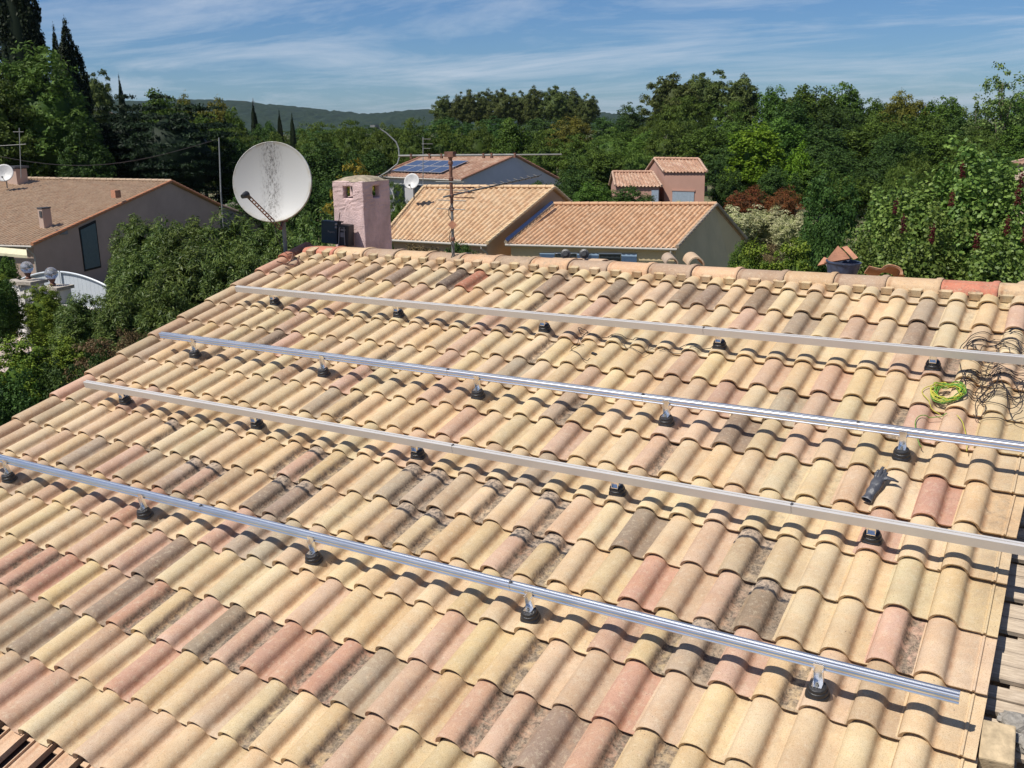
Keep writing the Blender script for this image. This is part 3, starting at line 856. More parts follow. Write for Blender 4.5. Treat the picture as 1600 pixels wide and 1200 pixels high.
# ------------------------------------------------------------------ mounting rails
RU = [(-0.42 - 1.47 * k) for k in range(5)]
def rail(v0, side, uL, uR, label, joints):
    """side = -1: brackets on the down-slope face (in front), +1: brackets behind. v0: slope position of the base row."""
    hc = 0.135
    vc = v0 + (0.046 if side < 0 else -0.036)
    r = root('mounting_rail', rp((uL + uR) / 2, v0, 0), label, 'mounting rail', 'metal mounting rails laid across the roof')
    W_, H_ = 0.036, 0.054
    # profile in (v,h) about the centre: slot on top, grooved faces
    a, t = W_ / 2, H_ / 2
    pf = [(-a + .004, -t), (a, -t), (a, t - .003), (a - .003, t), (a - .012, t), (a - .012, t - .007), (-a + .013, t - .007), (-a + .013, t), (-a + .004, t)]
    def rib(c0, hw, n=5):                     # convex ribs on the front face
        return [(-a + .004 - .0055 * math.sin(math.pi * k / n), c0 + hw - 2 * hw * k / n) for k in range(n + 1)]
    pf += rib(t * .70, t * .27) + rib(t * .02, t * .36) + rib(-t * .70, t * .27)
    if side > 0: pf = [(-a, -t), (a, -t), (a, t), (a - .012, t), (a - .012, t - .006), (a - .02, t - .006), (a - .02, t), (-a, t)]
    joints = sorted(joints); cuts = [uL] + joints + [uR]
    for s in range(len(cuts) - 1):
        u0, u1 = cuts[s] + (0.0012 if s else 0), cuts[s + 1] - (0.0012 if s < len(cuts) - 2 else 0)
        b = MB(); V = [rp(u0, vc + x, hc + h) for x, h in pf] + [rp(u1, vc + x, hc + h) for x, h in pf]; n = len(pf)
        Fc = [(k, (k + 1) % n, n + (k + 1) % n, n + k) for k in range(n)] + [tuple(range(n)), tuple(range(n, 2 * n))[::-1]]
        b.add(V, [f[::-1] for f in Fc])
        b.build('rail_bar', M['alu'] if side < 0 else M['alu_matte'], r)
    for jn in joints:
        b = MB(); b.box(rp(jn, vc, hc + t + .001), (0.012, W_ * .5, 0.006), RM); b.build('splice_clip', M['slot'], r)
    for u in RU:
        if not (uL - .1 < u < uR + .1): continue
        b = MB(); X = RM.to_4x4(); X.translation = rp(u, v0, 0)
        b.lathe([(0.056, -0.014), (0.054, -0.004), (0.051, 0.003), (0.048, 0.006), (0.048, 0.022), (0.045, 0.026), (0.043, 0.027), (0.043, 0.036), (0.039, 0.042), (0.028, 0.045), (0.0, 0.046)], 24, X, False)
        base = b.build('rubber_base', M['rubber'], r, angle=40)
        b = MB()
        sv = v0 + (0.018 if side < 0 else -0.010)
        pv = vc - side * 0 + (-(a + .004) if side < 0 else (a + .004))
        # upright of the L bracket with folded edges, and its foot
        b.box(rp(u, pv, 0.046 + 0.052), (0.044, 0.005, 0.100), RM)
        b.box(rp(u - .0205, pv + (-.008), 0.046 + 0.040), (0.004, 0.016, 0.070), RM)
        b.box(rp(u + .0205, pv + (-.008), 0.046 + 0.040), (0.004, 0.016, 0.070), RM)
        b.box(rp(u, (pv + v0) / 2 - .006, 0.0485), (0.044, abs(pv - v0) + 0.030, 0.005), RM)
        b.build('bracket', M['bracket'], r)
        b = MB(); X = RM.to_4x4(); X.translation = rp(u, v0 - .006 if side < 0 else v0 + .004, 0.051)
        b.lathe([(0.009, 0), (0.009, 0.007), (0.004, 0.007), (0.004, 0.016), (0, 0.016)], 6, X, False)
        b.build('bolt', M['steel'], r)
rail(0.083, -1, -7.2, 0.150, 'lowest shiny grooved rail, its cut right end ending over the last tiles', [-1.885 - .12, -4.28])
rail(1.210, 1, -6.68, 0.95, 'second rail from the bottom, flat matte side, passing just below the grey glove', [-0.83, -3.02])
rail(2.012, -1, -6.72, 0.95, 'second rail from the top, shiny and round-edged, with silver brackets in front', [-.68, -2.06, -3.62])
rail(3.085, 1, -6.72, 0.95, 'uppermost matte rail, running under the tangle of black cables nearest the ridge', [-1.99])

# ------------------------------------------------------------------ chimney, dish, radio, aerial on the near roof
def grid_solid(xs, ys, zs, solid):
    """boundary faces of a solid made of grid cells"""
    b = MB(); idx = {}
    def P(i, j, k):
        if (i, j, k) not in idx: idx[(i, j, k)] = len(b.v); b.v.append((xs[i], ys[j], zs[k]))
        return idx[(i, j, k)]
    nx, ny, nz = len(xs) - 1, len(ys) - 1, len(zs) - 1
    S_ = lambda i, j, k: 0 <= i < nx and 0 <= j < ny and 0 <= k < nz and solid(i, j, k)
    for i in range(nx):
        for j in range(ny):
            for k in range(nz):
                if not S_(i, j, k): continue
                for (d, q) in (((-1, 0, 0), ((0,0,0),(0,0,1),(0,1,1),(0,1,0))), ((1, 0, 0), ((1,0,0),(1,1,0),(1,1,1),(1,0,1))),
                               ((0, -1, 0), ((0,0,0),(1,0,0),(1,0,1),(0,0,1))), ((0, 1, 0), ((0,1,0),(0,1,1),(1,1,1),(1,1,0))),
                               ((0, 0, -1), ((0,0,0),(0,1,0),(1,1,0),(1,0,0))), ((0, 0, 1), ((0,0,1),(1,0,1),(1,1,1),(0,1,1)))):
                    if not S_(i + d[0], j + d[1], k + d[2]): b.f.append(tuple(P(i + a, j + c, k + e) for a, c, e in q))
    return b

CP = Vector((-6.580, 4.718, 7.028)); CH = CP.z
CX0, CX1, CY0, CY1 = CP.x - 0.43, CP.x, CP.y, CP.y + 0.49
def chimney():
    r = root('chimney', ((CX0 + CX1) / 2, (CY0 + CY1) / 2, 5.9), 'pink roughcast chimney with small square openings and a domed cap behind the ridge', 'chimney')
    w = 0.475
    xs = [CX0, CX0 + .07, CX0 + .15, CX0 + .28, CX1 - .07, CX1]; ys = [CY0, CY0 + .07, CY0 + .18, CY0 + .30, CY1 - .07, CY1]
    zs = [5.7, CH - .38, CH - .20, CH - .065, CH]
    def solid(i, j, k):
        edge = i in (0, 4) or j in (0, 4)
        if k in (0, 3): return True if k == 3 else edge or k == 0
        if k == 2:
            if (i == 2 and j in (0, 4)) or (j == 2 and i in (0, 4)): return False
            return edge
        return edge
    zs = [5.7, CH - .31, CH - .185, CH - .055, CH]
    def solid(i, j, k):
        edge = i in (0, 4) or j in (0, 4)
        if k == 0 or k == 3: return True
        if k == 2 and i in (1,2,3) and j in (0, 4) and i == 2: return False
        if k == 2 and j == 2 and i in (0, 4): return False
        return edge if k in (1, 2) else True
    b = grid_solid(xs, ys, zs, solid)
    o = b.build('chimney_stack', M['pink'], r)
    bm = bmesh.new(); bm.from_mesh(o.data)
    bmesh.ops.subdivide_edges(bm, edges=[e for e in bm.edges if e.calc_length() > .12], cuts=5, use_grid_fill=True)
    rng = random.Random(3)
    for v in bm.verts:
        v.co += Vector((rng.gauss(0, 1), rng.gauss(0, 1), rng.gauss(0, 1))) * 0.0022
    bm.to_mesh(o.data); bm.free()
    mo = o.modifiers.new('b', 'BEVEL'); mo.width = 0.012; mo.segments = 2; mo.limit_method = 'ANGLE'; mo.angle_limit = rad(50)
    # domed lichen-covered cap
    N = 10; b = MB()
    for i in range(N + 1):
        for j in range(N + 1):
            s, t = i / N * 2 - 1, j / N * 2 - 1
            z = CH - .006 + 0.060 * (1 - abs(s) ** 2.6) ** .8 * (1 - abs(t) ** 2.6) ** .8 + rng.uniform(-.004, .004)
            b.v.append((CX0 + (CX1 - CX0) * (i / N * 1.01 - .005), CY0 + (CY1 - CY0) * (j / N * 1.01 - .005), z))
    for i in range(N):
        for j in range(N):
            a = i * (N + 1) + j; b.f.append((a, a + N + 1, a + N + 2, a + 1))
    b.build('chimney_cap', M['moss'], r, smooth=True)
chimney()

def apex_z(): return rp(0, 4.415, .016).z
def radio():
    p = Vector((-6.414, 4.157, 6.399))
    r = root('portable_radio', (p.x, p.y, p.z - .1), 'dark teal job-site radio with short antenna leaning against the pink chimney', 'radio')
    c = Vector((CX0 + .15, CY0 - .14, apex_z() + .04)); R = Matrix.Rotation(rad(9), 3, 'Z') @ Matrix.Rotation(rad(4), 3, 'Y')
    b = MB(); b.box(c + R @ Vector((-.075, 0, .03)), (.20, .10, .25), R); o = b.build('speaker_case', M['radio'], r)
    mo = o.modifiers.new('b', 'BEVEL'); mo.width = .008; mo.segments = 2
    b = MB(); b.box(c + R @ Vector((.105, .01, .012)), (.14, .12, .235), R); o = b.build('control_case', M['black'], r)
    mo = o.modifiers.new('b', 'BEVEL'); mo.width = .010; mo.segments = 2
    b = MB()
    b.tube([c + R @ Vector(q) for q in ((.055, -.062, -.10), (.068, -.066, .10), (.125, -.066, .105), (.135, -.062, -.09))], .006, 6)
    b.build('handle', M['greyp'], r)
    b = MB(); b.box(c + R @ Vector((.095, -.053, .02)), (.045, .006, .05), R); b.box(c + R @ Vector((.105, -.053, .075)), (.06, .006, .02), R); b.build('display', M['greyp'], r)
    for q in ((.02, .13), (.02, .095)):
        b = MB(); X = R.to_4x4() @ Matrix.Rotation(rad(90), 4, 'X'); X.translation = c + R @ Vector((q[0], -.052, q[1]))
        b.lathe([(.014, 0), (.014, .012), (.009, .016), (0, .016)], 12, X, False); b.build('knob', M['greyp'], r)
    b = MB(); b.tube([c + R @ Vector((.02, 0, .15)), c + R @ Vector((.035, 0, .255))], .0045, 6); b.build('antenna', M['rusty'], r)
    b = MB(); b.box(c + R @ Vector((.02, 0, .152)), (.09, .05, .014), R); b.build('carry_grip', M['black'], r)
    cu = bpy.data.curves.new('lettering', 'FONT'); cu.body = 'Raptim'; cu.size = .032; cu.align_x = 'CENTER'; cu.extrude = .0006
    t0 = bpy.data.objects.new('tmp', cu); me = bpy.data.meshes.new_from_object(t0); bpy.data.objects.remove(t0)
    me.materials.clear(); me.materials.append(M['greyp']); t = bpy.data.objects.new('lettering', me); COL.objects.link(t)
    X = (R @ Matrix.Rotation(rad(90), 3, 'X')).to_4x4(); X.translation = c + R @ Vector((-.045, -.052, .03))
    t.parent = r; t.matrix_parent_inverse = Matrix.Translation(-r.location); t.matrix_basis = X
radio()

def big_dish():
    cen = Vector((-7.222, 4.000, 7.057))
    V_ = (CAM - cen).normalized(); R_ = V_.cross(Vector((0, 0, 1))).normalized() * -1; U_ = V_.cross(R_) * -1
    R_ = Vector((0, 0, 1)).cross(V_).normalized(); U_ = V_.cross(R_)
    nrm = (V_ * 0.93 - R_ * 0.26 + U_ * 0.18).normalized()
    up = (Vector((0, 0, 1)) - nrm * nrm.z).normalized(); rt = up.cross(nrm)
    foot = Vector((-7.281, 4.193, 6.228))
    r = root('satellite_dish', foot, 'large weathered white satellite dish streaked with black mould at the left ridge end', 'satellite dish')
    a, bb = 0.415, 0.418; NR, NT = 10, 48; dep = 0.075
    b = MB(); loc = []
    for side, off in ((0, 0.0), (1, -0.006)):
        for i in range(NR + 1):
            s = i / NR
            for k in range(NT):
                w = 2 * math.pi * k / NT
                p = cen + rt * (a * s * math.cos(w)) + up * (bb * s * math.sin(w)) + nrm * (-dep * (1 - s * s) + off)
                b.v.append(tuple(p)); loc.append((a * s * math.cos(w), bb * s * math.sin(w), s))
    # rolled rim
    base = len(b.v); rim = [(1.0, 0.0), (1.012, .004), (1.024, 0.0), (1.026, -.022), (1.012, -.026), (1.0, -.006)]
    for (s, o_) in rim:
        for k in range(NT):
            w = 2 * math.pi * k / NT
            b.v.append(tuple(cen + rt * (a * s * math.cos(w)) + up * (bb * s * math.sin(w)) + nrm * o_)); loc.append((a * math.cos(w), bb * math.sin(w), 1))
    for sd_ in range(2):
        o_ = sd_ * (NR + 1) * NT
        for i in range(NR):
            for k in range(NT):
                q = (o_ + i * NT + k, o_ + (i + 1) * NT + k, o_ + (i + 1) * NT + (k + 1) % NT, o_ + i * NT + (k + 1) % NT)
                b.f.append(q if sd_ == 0 else q[::-1])
    for i in range(len(rim) - 1):
        for k in range(NT): b.f.append((base + i * NT + k, base + (i + 1) * NT + k, base + (i + 1) * NT + (k + 1) % NT, base + i * NT + (k + 1) % NT))
    o = b.build('reflector', M['dishw'], r, smooth=True)
    at = o.data.attributes.new('loc', 'FLOAT_VECTOR', 'POINT'); at.data.foreach_set('vector', np.array(loc, np.float32).ravel())
    bot = cen - up * (bb * .98) + nrm * .005
    tgt = Vector((-7.165, 3.557, 6.953))
    d = (tgt - bot); L = d.length; d.normalize(); sd2 = d.cross(nrm).normalized(); dn = d.cross(sd2)
    b = MB()
    b.tube([bot - d * .16 + sd2 * .014, tgt + sd2 * .014], .0065, 6); b.tube([bot - d * .16 - sd2 * .014, tgt - sd2 * .014], .0065, 6)
    for k in range(9): b.box(bot + d * (L * (k + .6) / 10), (.030, .010, .010), frame(dn, sd2))
    b.build('feed_arm', M['rusty'], r)
    b = MB(); X = frame((cen - tgt)).to_4x4(); X.translation = tgt - (cen - tgt).normalized() * .05
    b.lathe([(.0, -.02), (.022, -.02), (.026, 0), (.034, .035), (.036, .06), (.03, .068), (0, .07)], 18, X, False)
    b.box(tgt - d * .02 + nrm * .0, (.035, .035, .07), frame(d)); b.build('feed_head', M['black'], r, angle=40)
    hub = cen - up * .30 - nrm * .10
    top = foot + Vector((0, 0, .52))
    b = MB(); b.tube([foot - Vector((0, 0, 1.0)), top], .022, 10); b.build('pole', M['steel'], r)
    b = MB(); b.box(hub, (.13, .16, .05), frame(nrm, rt)); b.tube([hub, top - Vector((0, 0, .06))], .022, 8)
    b.tube([bot - d * .16, top - Vector((0, 0, .10))], .018, 6); b.box(top - Vector((0, 0, .08)), (.07, .07, .10)); b.build('mounting_bracket', M['rusty'], r)
    b = MB(); p0 = bot - d * .05
    b.tube([p0, p0 + Vector((.02, -.02, -.12)), p0 + Vector((.06, 0.02, -.26)), foot + Vector((-.03, -.03, .05)), foot + Vector((.02, -.08, -.06))], .004, 5)
    b.build('cable', M['cable'], r)
    # two rusty strap loops lie over the verge by the pole foot
    q = MB(); f2 = (-6.904, 4.013)
    for k, du in enumerate((-.05, .03)):
        pts = [rp(f2[0] + du + .07 * math.sin(t * 1.1) , f2[1] + .12 - t * .075, surf_h(f2[0] + du) + .028 + .03 * math.sin(t * 2.2)) for t in [i * .35 for i in range(10)]]
        q.tube(pts, .007, 5)
    q.build('strap', M['rusty'], r)
def surf_h(u):
    x = ((u + TW / 2) % TW) - TW / 2
    x = min(abs(x), 1) / 0.066
    return -0.057 + 0.057 * math.sqrt(max(0, 1 - x * x)) if x < 1 else -0.057
big_dish()

def aerial_mast():
    foot = Vector((-5.029, 4.145, 6.433)); top = Vector((-5.137, 4.357, 7.340)); foot.z -= .25
    axis = Vector((0, 0, 1)); H = top.z - foot.z
    r = root('antenna_mast', foot, 'rusty television aerial mast with a long crossbar standing behind the ridge', 'antenna')
    top = foot + axis * H
    b = MB(); b.tube([foot, foot + axis * H * .55, top], [.016, .014, .012], 8); b.build('mast', M['steel'], r)
    b = MB()
    for t in (.30, .42, .55, .66, .80, .93, .98):
        X = Matrix.Translation(foot + axis * H * t); b.lathe([(.018, -.018), (.024, -.01), (.024, .01), (.018, .018)], 8, X)
    b.tube([foot + axis * H * .6, foot + axis * H], .0165, 8); b.build('rusty_sleeve', M['rusty'], r)
    L_, R2_ = Vector((-5.664, 4.227, 7.344)), Vector((-4.130, 4.710, 7.336))
    L_.z = R2_.z = top.z - .01
    off = top - (L_ + (R2_ - L_) * .325); L_ += off; R2_ += off; L_.z = R2_.z = top.z - .01
    mid = L_ + (R2_ - L_) * .72
    b = MB(); b.tube([L_, mid], .0105, 8); b.tube([mid, R2_], .0065, 6); b.build('crossbar', M['steel'], r)
    for t in (.08, .195, .27, .53, .58, .72):
        b = MB(); b.box(L_ + (R2_ - L_) * t - Vector((0, 0, .005)), (.022, .022, .045)); b.build('clamp', M['rusty'], r)
    b = MB(); b.box(top, (.10, .06, .05)); b.build('crossbar_bracket', M['rusty'], r)
    # diamond shaped junction box
    b = MB(); c = foot + axis * (H * .42); V_ = (CAM - c).normalized(); c += V_ * .03
    b.box(c, (.062, .062, .03), frame(V_, Vector((0, 0, 1))) @ Matrix.Rotation(rad(45), 3, 'Z')); b.build('junction_box', M['terracotta'], r)
    # directional aerial, pointing away to the right
    a0 = foot + axis * (H * .665); tip = Vector((-4.951, 5.761, 7.057))
    b = MB(); b.tube([a0 - (tip - a0) * .08, tip], .009, 6)
    d = (tip - a0); dn = d.normalized(); s_ = dn.cross(axis).normalized()
    b.build('aerial_boom', M['steel'], r)
    for k in range(11):
        p = a0 + d * (.20 + .078 * k); b = MB(); l_ = .085 - .003 * k
        b.tube([p - s_ * l_ + Vector((0, 0, .02)), p, p + s_ * l_ + Vector((0, 0, .02))], .0045, 5)
        b.box(p, (.02, .02, .016)); b.build('aerial_element', M['black'], r)
    b = MB()
    for z in (-.13, -.05, .05, .13):
        q = a0 + dn * .02 + Vector((0, 0, z)) - dn * abs(z) * .3
        b.tube([q - s_ * .17, q + s_ * .17], .0045, 5)
    b.tube([a0 + Vector((0, 0, -.13)), a0 + Vector((0, 0, .13))], .006, 5); b.build('reflector_grid', M['steel'], r)
    b = MB(); p = a0 + d * .13
    for z in (-.05, 0, .05): b.tube([p - s_ * .12 + Vector((0, 0, z)), p + s_ * .12 + Vector((0, 0, z))], .006, 5)
    b.build('dipole', M['rusty'], r)
    pts = [foot + axis * (H * t) + Vector((.026 * math.cos(t * 30), -.026, 0)) for t in [.05 * i for i in range(14)]]
    b = MB(); b.tube(pts, .004, 5); b.build('cable', M['cable'], r)
aerial_mast()

# things lying just behind the ridge
def behind_ridge():
    def bs(px_pt, up=0.0):       # point on the rear slope surface level
        p = Vector(px_pt); dy = p.y - yr_
        p.z = apexz - max(0, dy) * math.tan(SL) + up - .06
        return p
    apexz = rp(0, 4.415, .016).z
    # bucket
    c = Vector((-1.298, 4.181, 6.408)); c = Vector((c.x, yr_ + .42, 0)); c = Vector(((-1.371, 4.427, 6.371))); c = bs(c, -.03)
    r = root('bucket', c, 'dark blue builder bucket behind the ridge filled with broken red tiles', 'bucket')
    X = Matrix.Translation(c) @ Matrix.Rotation(rad(4), 4, 'Y'); b = MB()
    b.lathe([(.095, 0), (.135, .21), (.142, .21), (.142, .222), (.130, .222), (.092, .01)], 28, X, False)
    b.lathe([(.0, .008), (.095, .008)], 28, X, False); b.build('bucket_body', M['bucket'], r, angle=40)
    b = MB(); pts = [X @ Vector((.142 * math.cos(t), .142 * math.sin(t) * .35 - .08 * math.sin(t), .205 - .09 * math.sin(t))) for t in [math.pi * i / 12 for i in range(13)]]
    b.tube(pts, .003, 5); b.build('handle', M['steel'], r)
    sh = root('broken_tile', c + Vector((0, 0, .2)), 'broken red terracotta piece poking out of the dark bucket', 'broken tile')
    b = MB(); b.add([c + Vector(q) for q in ((-.14, -.02, .20), (-.05, .05, .34), (.06, .06, .24), (-.13, .0, .19), (-.04, .07, .325), (.07, .08, .23))], [(0, 1, 2), (5, 4, 3), (0, 3, 4, 1), (1, 4, 5, 2), (2, 5, 3, 0)])
    b.build('shard', M['terracotta'], sh)
    b = MB(); b.add([c + Vector(q) for q in ((-.20, .02, .17), (-.16, .06, .24), (-.07, .02, .215), (-.19, .04, .165), (-.15, .08, .23), (-.06, .04, .205))], [(0, 1, 2), (5, 4, 3), (0, 3, 4, 1), (1, 4, 5, 2), (2, 5, 3, 0)])
    b.build('shard', M['terracotta'], sh)
    b = MB(); b.add([c + Vector(q) for q in ((-.02, .05, .33), (.02, .07, .34), (.12, .04, .25), (.09, .02, .235))], [(0, 1, 2, 3), (3, 2, 1, 0)])
    b.build('shard', M['terracotta'], sh)
    # spare S tile seen end on
    v, f = tile_geo(seed=2, rw=.07)
    p = Vector((-0.987, 4.616, 6.443))
    o = bpy.data.objects.new('spare_tile', tile_mesh('spare_tile', v, [q[::-1] for q in f], M['tile'])); COL.objects.link(o)
    mt = (Matrix.Rotation(rad(14), 3, 'Z') @ Matrix.Rotation(rad(-10), 3, 'X') @ Matrix.Rotation(rad(14), 3, 'Y') @ Matrix.Scale(-1, 3, (1, 0, 0)) @ Matrix.Scale(1.2, 3, (1, 0, 0))).to_4x4(); mt.translation = p
    o.matrix_world = mt; o.color = (.46, .24, .14, 0)
    tag(o, 'spare S-shaped terracotta tile standing behind the ridge right of the bucket', 'tile')
    # two ridge tiles on their side: dark half-round mouths
    for (P_, rr, col, lab, w_) in (((-2.653, 4.506, 6.357), .074, (.52, .40, .28, 0), 'spare half-round tile mouth, the larger of two, behind the middle of the ridge', 1), ((-2.879, 4.493, 6.358), .058, (.40, .32, .25, 0), 'spare half-round tile, the smaller mouth, half hidden behind the ridge', .8)):
        q = bs(P_, .0); b = MB(); n = 12
        for y in (0, .38):
            for s in (1.0, .83):
                for k in range(n + 1):
                    a = math.pi * k / n; b.v.append((rr * s * math.cos(a), y, rr * 1.05 * s * math.sin(a)))
        m_ = n + 1
        for k in range(n):
            b.f += [(k, k + 1, m_ + k + 1, m_ + k), (2 * m_ + k, 2 * m_ + k + 1, k + 1, k), (m_ + k, m_ + k + 1, 3 * m_ + k + 1, 3 * m_ + k), (3 * m_ + k, 3 * m_ + k + 1, 2 * m_ + k + 1, 2 * m_ + k)]
        o = bpy.data.objects.new('spare_ridge_tile', tile_mesh('spare_ridge_tile', b.v, b.f, M['tile'])); COL.objects.link(o)
        mt = (Matrix.Rotation(rad(28), 3, 'Z')).to_4x4(); mt.translation = Vector(P_); o.matrix_world = mt; o.color = col
        tag(o, lab, 'tile')
    # stack of flat lying tiles with a clamp and two dark discs of an electric tool
    for k, (P_, rz, lab) in enumerate((((-3.747, 4.348, 6.382), 62, 'spare tan tile lying flat behind the ridge under the black knobs'), ((-3.517, 4.422, 6.379), 58, 'spare tan tile lying behind the ridge with its curled end up'))):
        v, f = tile_geo(seed=3); o = bpy.data.objects.new('spare_tile', tile_mesh('spare_tile', v, f, M['tile'])); COL.objects.link(o)
        mt = (Matrix.Rotation(rad(rz), 3, 'Z') @ Matrix.Rotation(rad(-3), 3, 'Y')).to_4x4(); mt.translation = Vector(P_); o.matrix_world = mt
        o.color = (.50, .37, .26, 0); tag(o, lab, 'tile')
    for P_, lab in (((-3.952, 4.471, 6.399), 'round black rubber disc lying behind the ridge, the left of two'), ((-3.777, 4.516, 6.403), 'round black rubber disc lying behind the ridge, the right of two')):
        b = MB(); X = Matrix.Translation(Vector(P_)) @ Matrix.Rotation(rad(70), 4, 'X') @ Matrix.Rotation(rad(15), 4, 'Y')
        b.lathe([(0, -.03), (.03, -.03), (.032, -.01), (.046, -.008), (.048, .008), (.030, .012), (.026, .03), (0, .03)], 18, X, False)
        tag(b.build('rubber_disc', M['rubber'], None, angle=40), lab, 'rubber disc')
behind_ridge()

# ------------------------------------------------------------------ glove and cables on the tiles
def glove():
    pc, pm, pf, pt = (-0.523, 1.565), (-0.495, 1.658), (-0.479, 1.784), (-0.384, 1.725)
    A, B_, C_, T_ = [rp(*p, h) for p, h in ((pc, -.026), (pm, .012), (pf, .035), (pt, .012))]
    r = root('work_glove', (A + B_) / 2, 'crumpled dark grey work glove lying on the tiles above the second lowest rail', 'glove')
    rng = random.Random(6)
    def sleeve(pts, radii, flat, n=14, cr=.0022, open_=True, name='x', jag=1.0):
        b = MB(); m_ = len(pts); nrmz = EN
        for inner in (0, 1) if open_ else (0,):
            for i, p in enumerate(pts):
                t = (pts[min(i + 1, m_ - 1)] - pts[max(i - 1, 0)]).normalized(); sx = t.cross(nrmz).normalized(); sz = sx.cross(t)
                for k in range(n):
                    w = 2 * math.pi * k / n
                    rr = radii[i] - inner * .003 + (math.sin(k * 2.1 + i * 1.9) + 1.6 * math.sin(k * 1.3 - i * 2.6)) * cr * 2.3 * jag * (1 if i else .3)
                    b.v.append(tuple(p + sx * math.cos(w) * rr + sz * math.sin(w) * rr * flat[i]))
        for i in range(m_ - 1):
            for k in range(n):
                b.f.append((i * n + k, i * n + (k + 1) % n, (i + 1) * n + (k + 1) % n, (i + 1) * n + k))
                if open_: b.f.append(((m_ + i) * n + k, (m_ + i + 1) * n + k, (m_ + i + 1) * n + (k + 1) % n, (m_ + i) * n + (k + 1) % n))
        if open_:
            for k in range(n): b.f.append((k, m_ * n + k, m_ * n + (k + 1) % n, (k + 1) % n))
        else: b.f.append(tuple(range(n))[::-1])
        b.f.append(tuple((m_ - 1) * n + k for k in range(n)))
        return b
    def lerp(P, Q, t): return P * (1 - t) + Q * t
    pts = [lerp(A, B_, t) for t in (0, .18, .4, .62, .85, 1.1)] + [lerp(B_, C_, t) for t in (.35, .6)]
    b = sleeve(pts, [.034, .030, .026, .036, .028, .037, .036, .026], [.75, .7, .6, .75, .6, .7, .6, .5])
    o = b.build('palm', M['glove'], r, smooth=True); mo = o.modifiers.new('s', 'SUBSURF'); mo.levels = mo.render_levels = 1
    side = (C_ - B_).cross(EN).normalized()
    for k, (dx, L) in enumerate(((-.018, 1.02), (-.005, 1.22), (.009, 1.15), (.021, .92))):
        s0 = lerp(B_, C_, .35) + side * dx; s1 = lerp(B_, C_, L * .95) + side * (dx * 1.25) + EN * (.006 * (k % 2)); mid = lerp(s0, s1, .5) + EN * (.010 - .004 * k)
        b = sleeve([s0, lerp(s0, mid, .6), mid, lerp(mid, s1, .6), s1], [.0115, .012, .0115, .0105, .005], [.8] * 5, 10, .0007, False)
        b.build('finger', M['glove'], r, smooth=True)
    s0 = lerp(B_, C_, .45) + side * .012; b = sleeve([s0, lerp(s0, T_, .35) + EN * .014, lerp(s0, T_, .7) + EN * .010, T_], [.015, .014, .012, .005], [.7] * 4, 10, .001, False)
    b.build('thumb', M['glove'], r, smooth=True)
    b = MB(); t = (pts[1] - pts[0]).normalized(); sx = t.cross(EN).normalized(); sz = sx.cross(t)
    ring = [A + sx * math.cos(w) * .031 + sz * math.sin(w) * .0235 for w in [2 * math.pi * k / 20 for k in range(21)]]
    b.tube(ring, .0022, 5, False); b.build('cuff_band', M['greyp'], r, smooth=True)
glove()

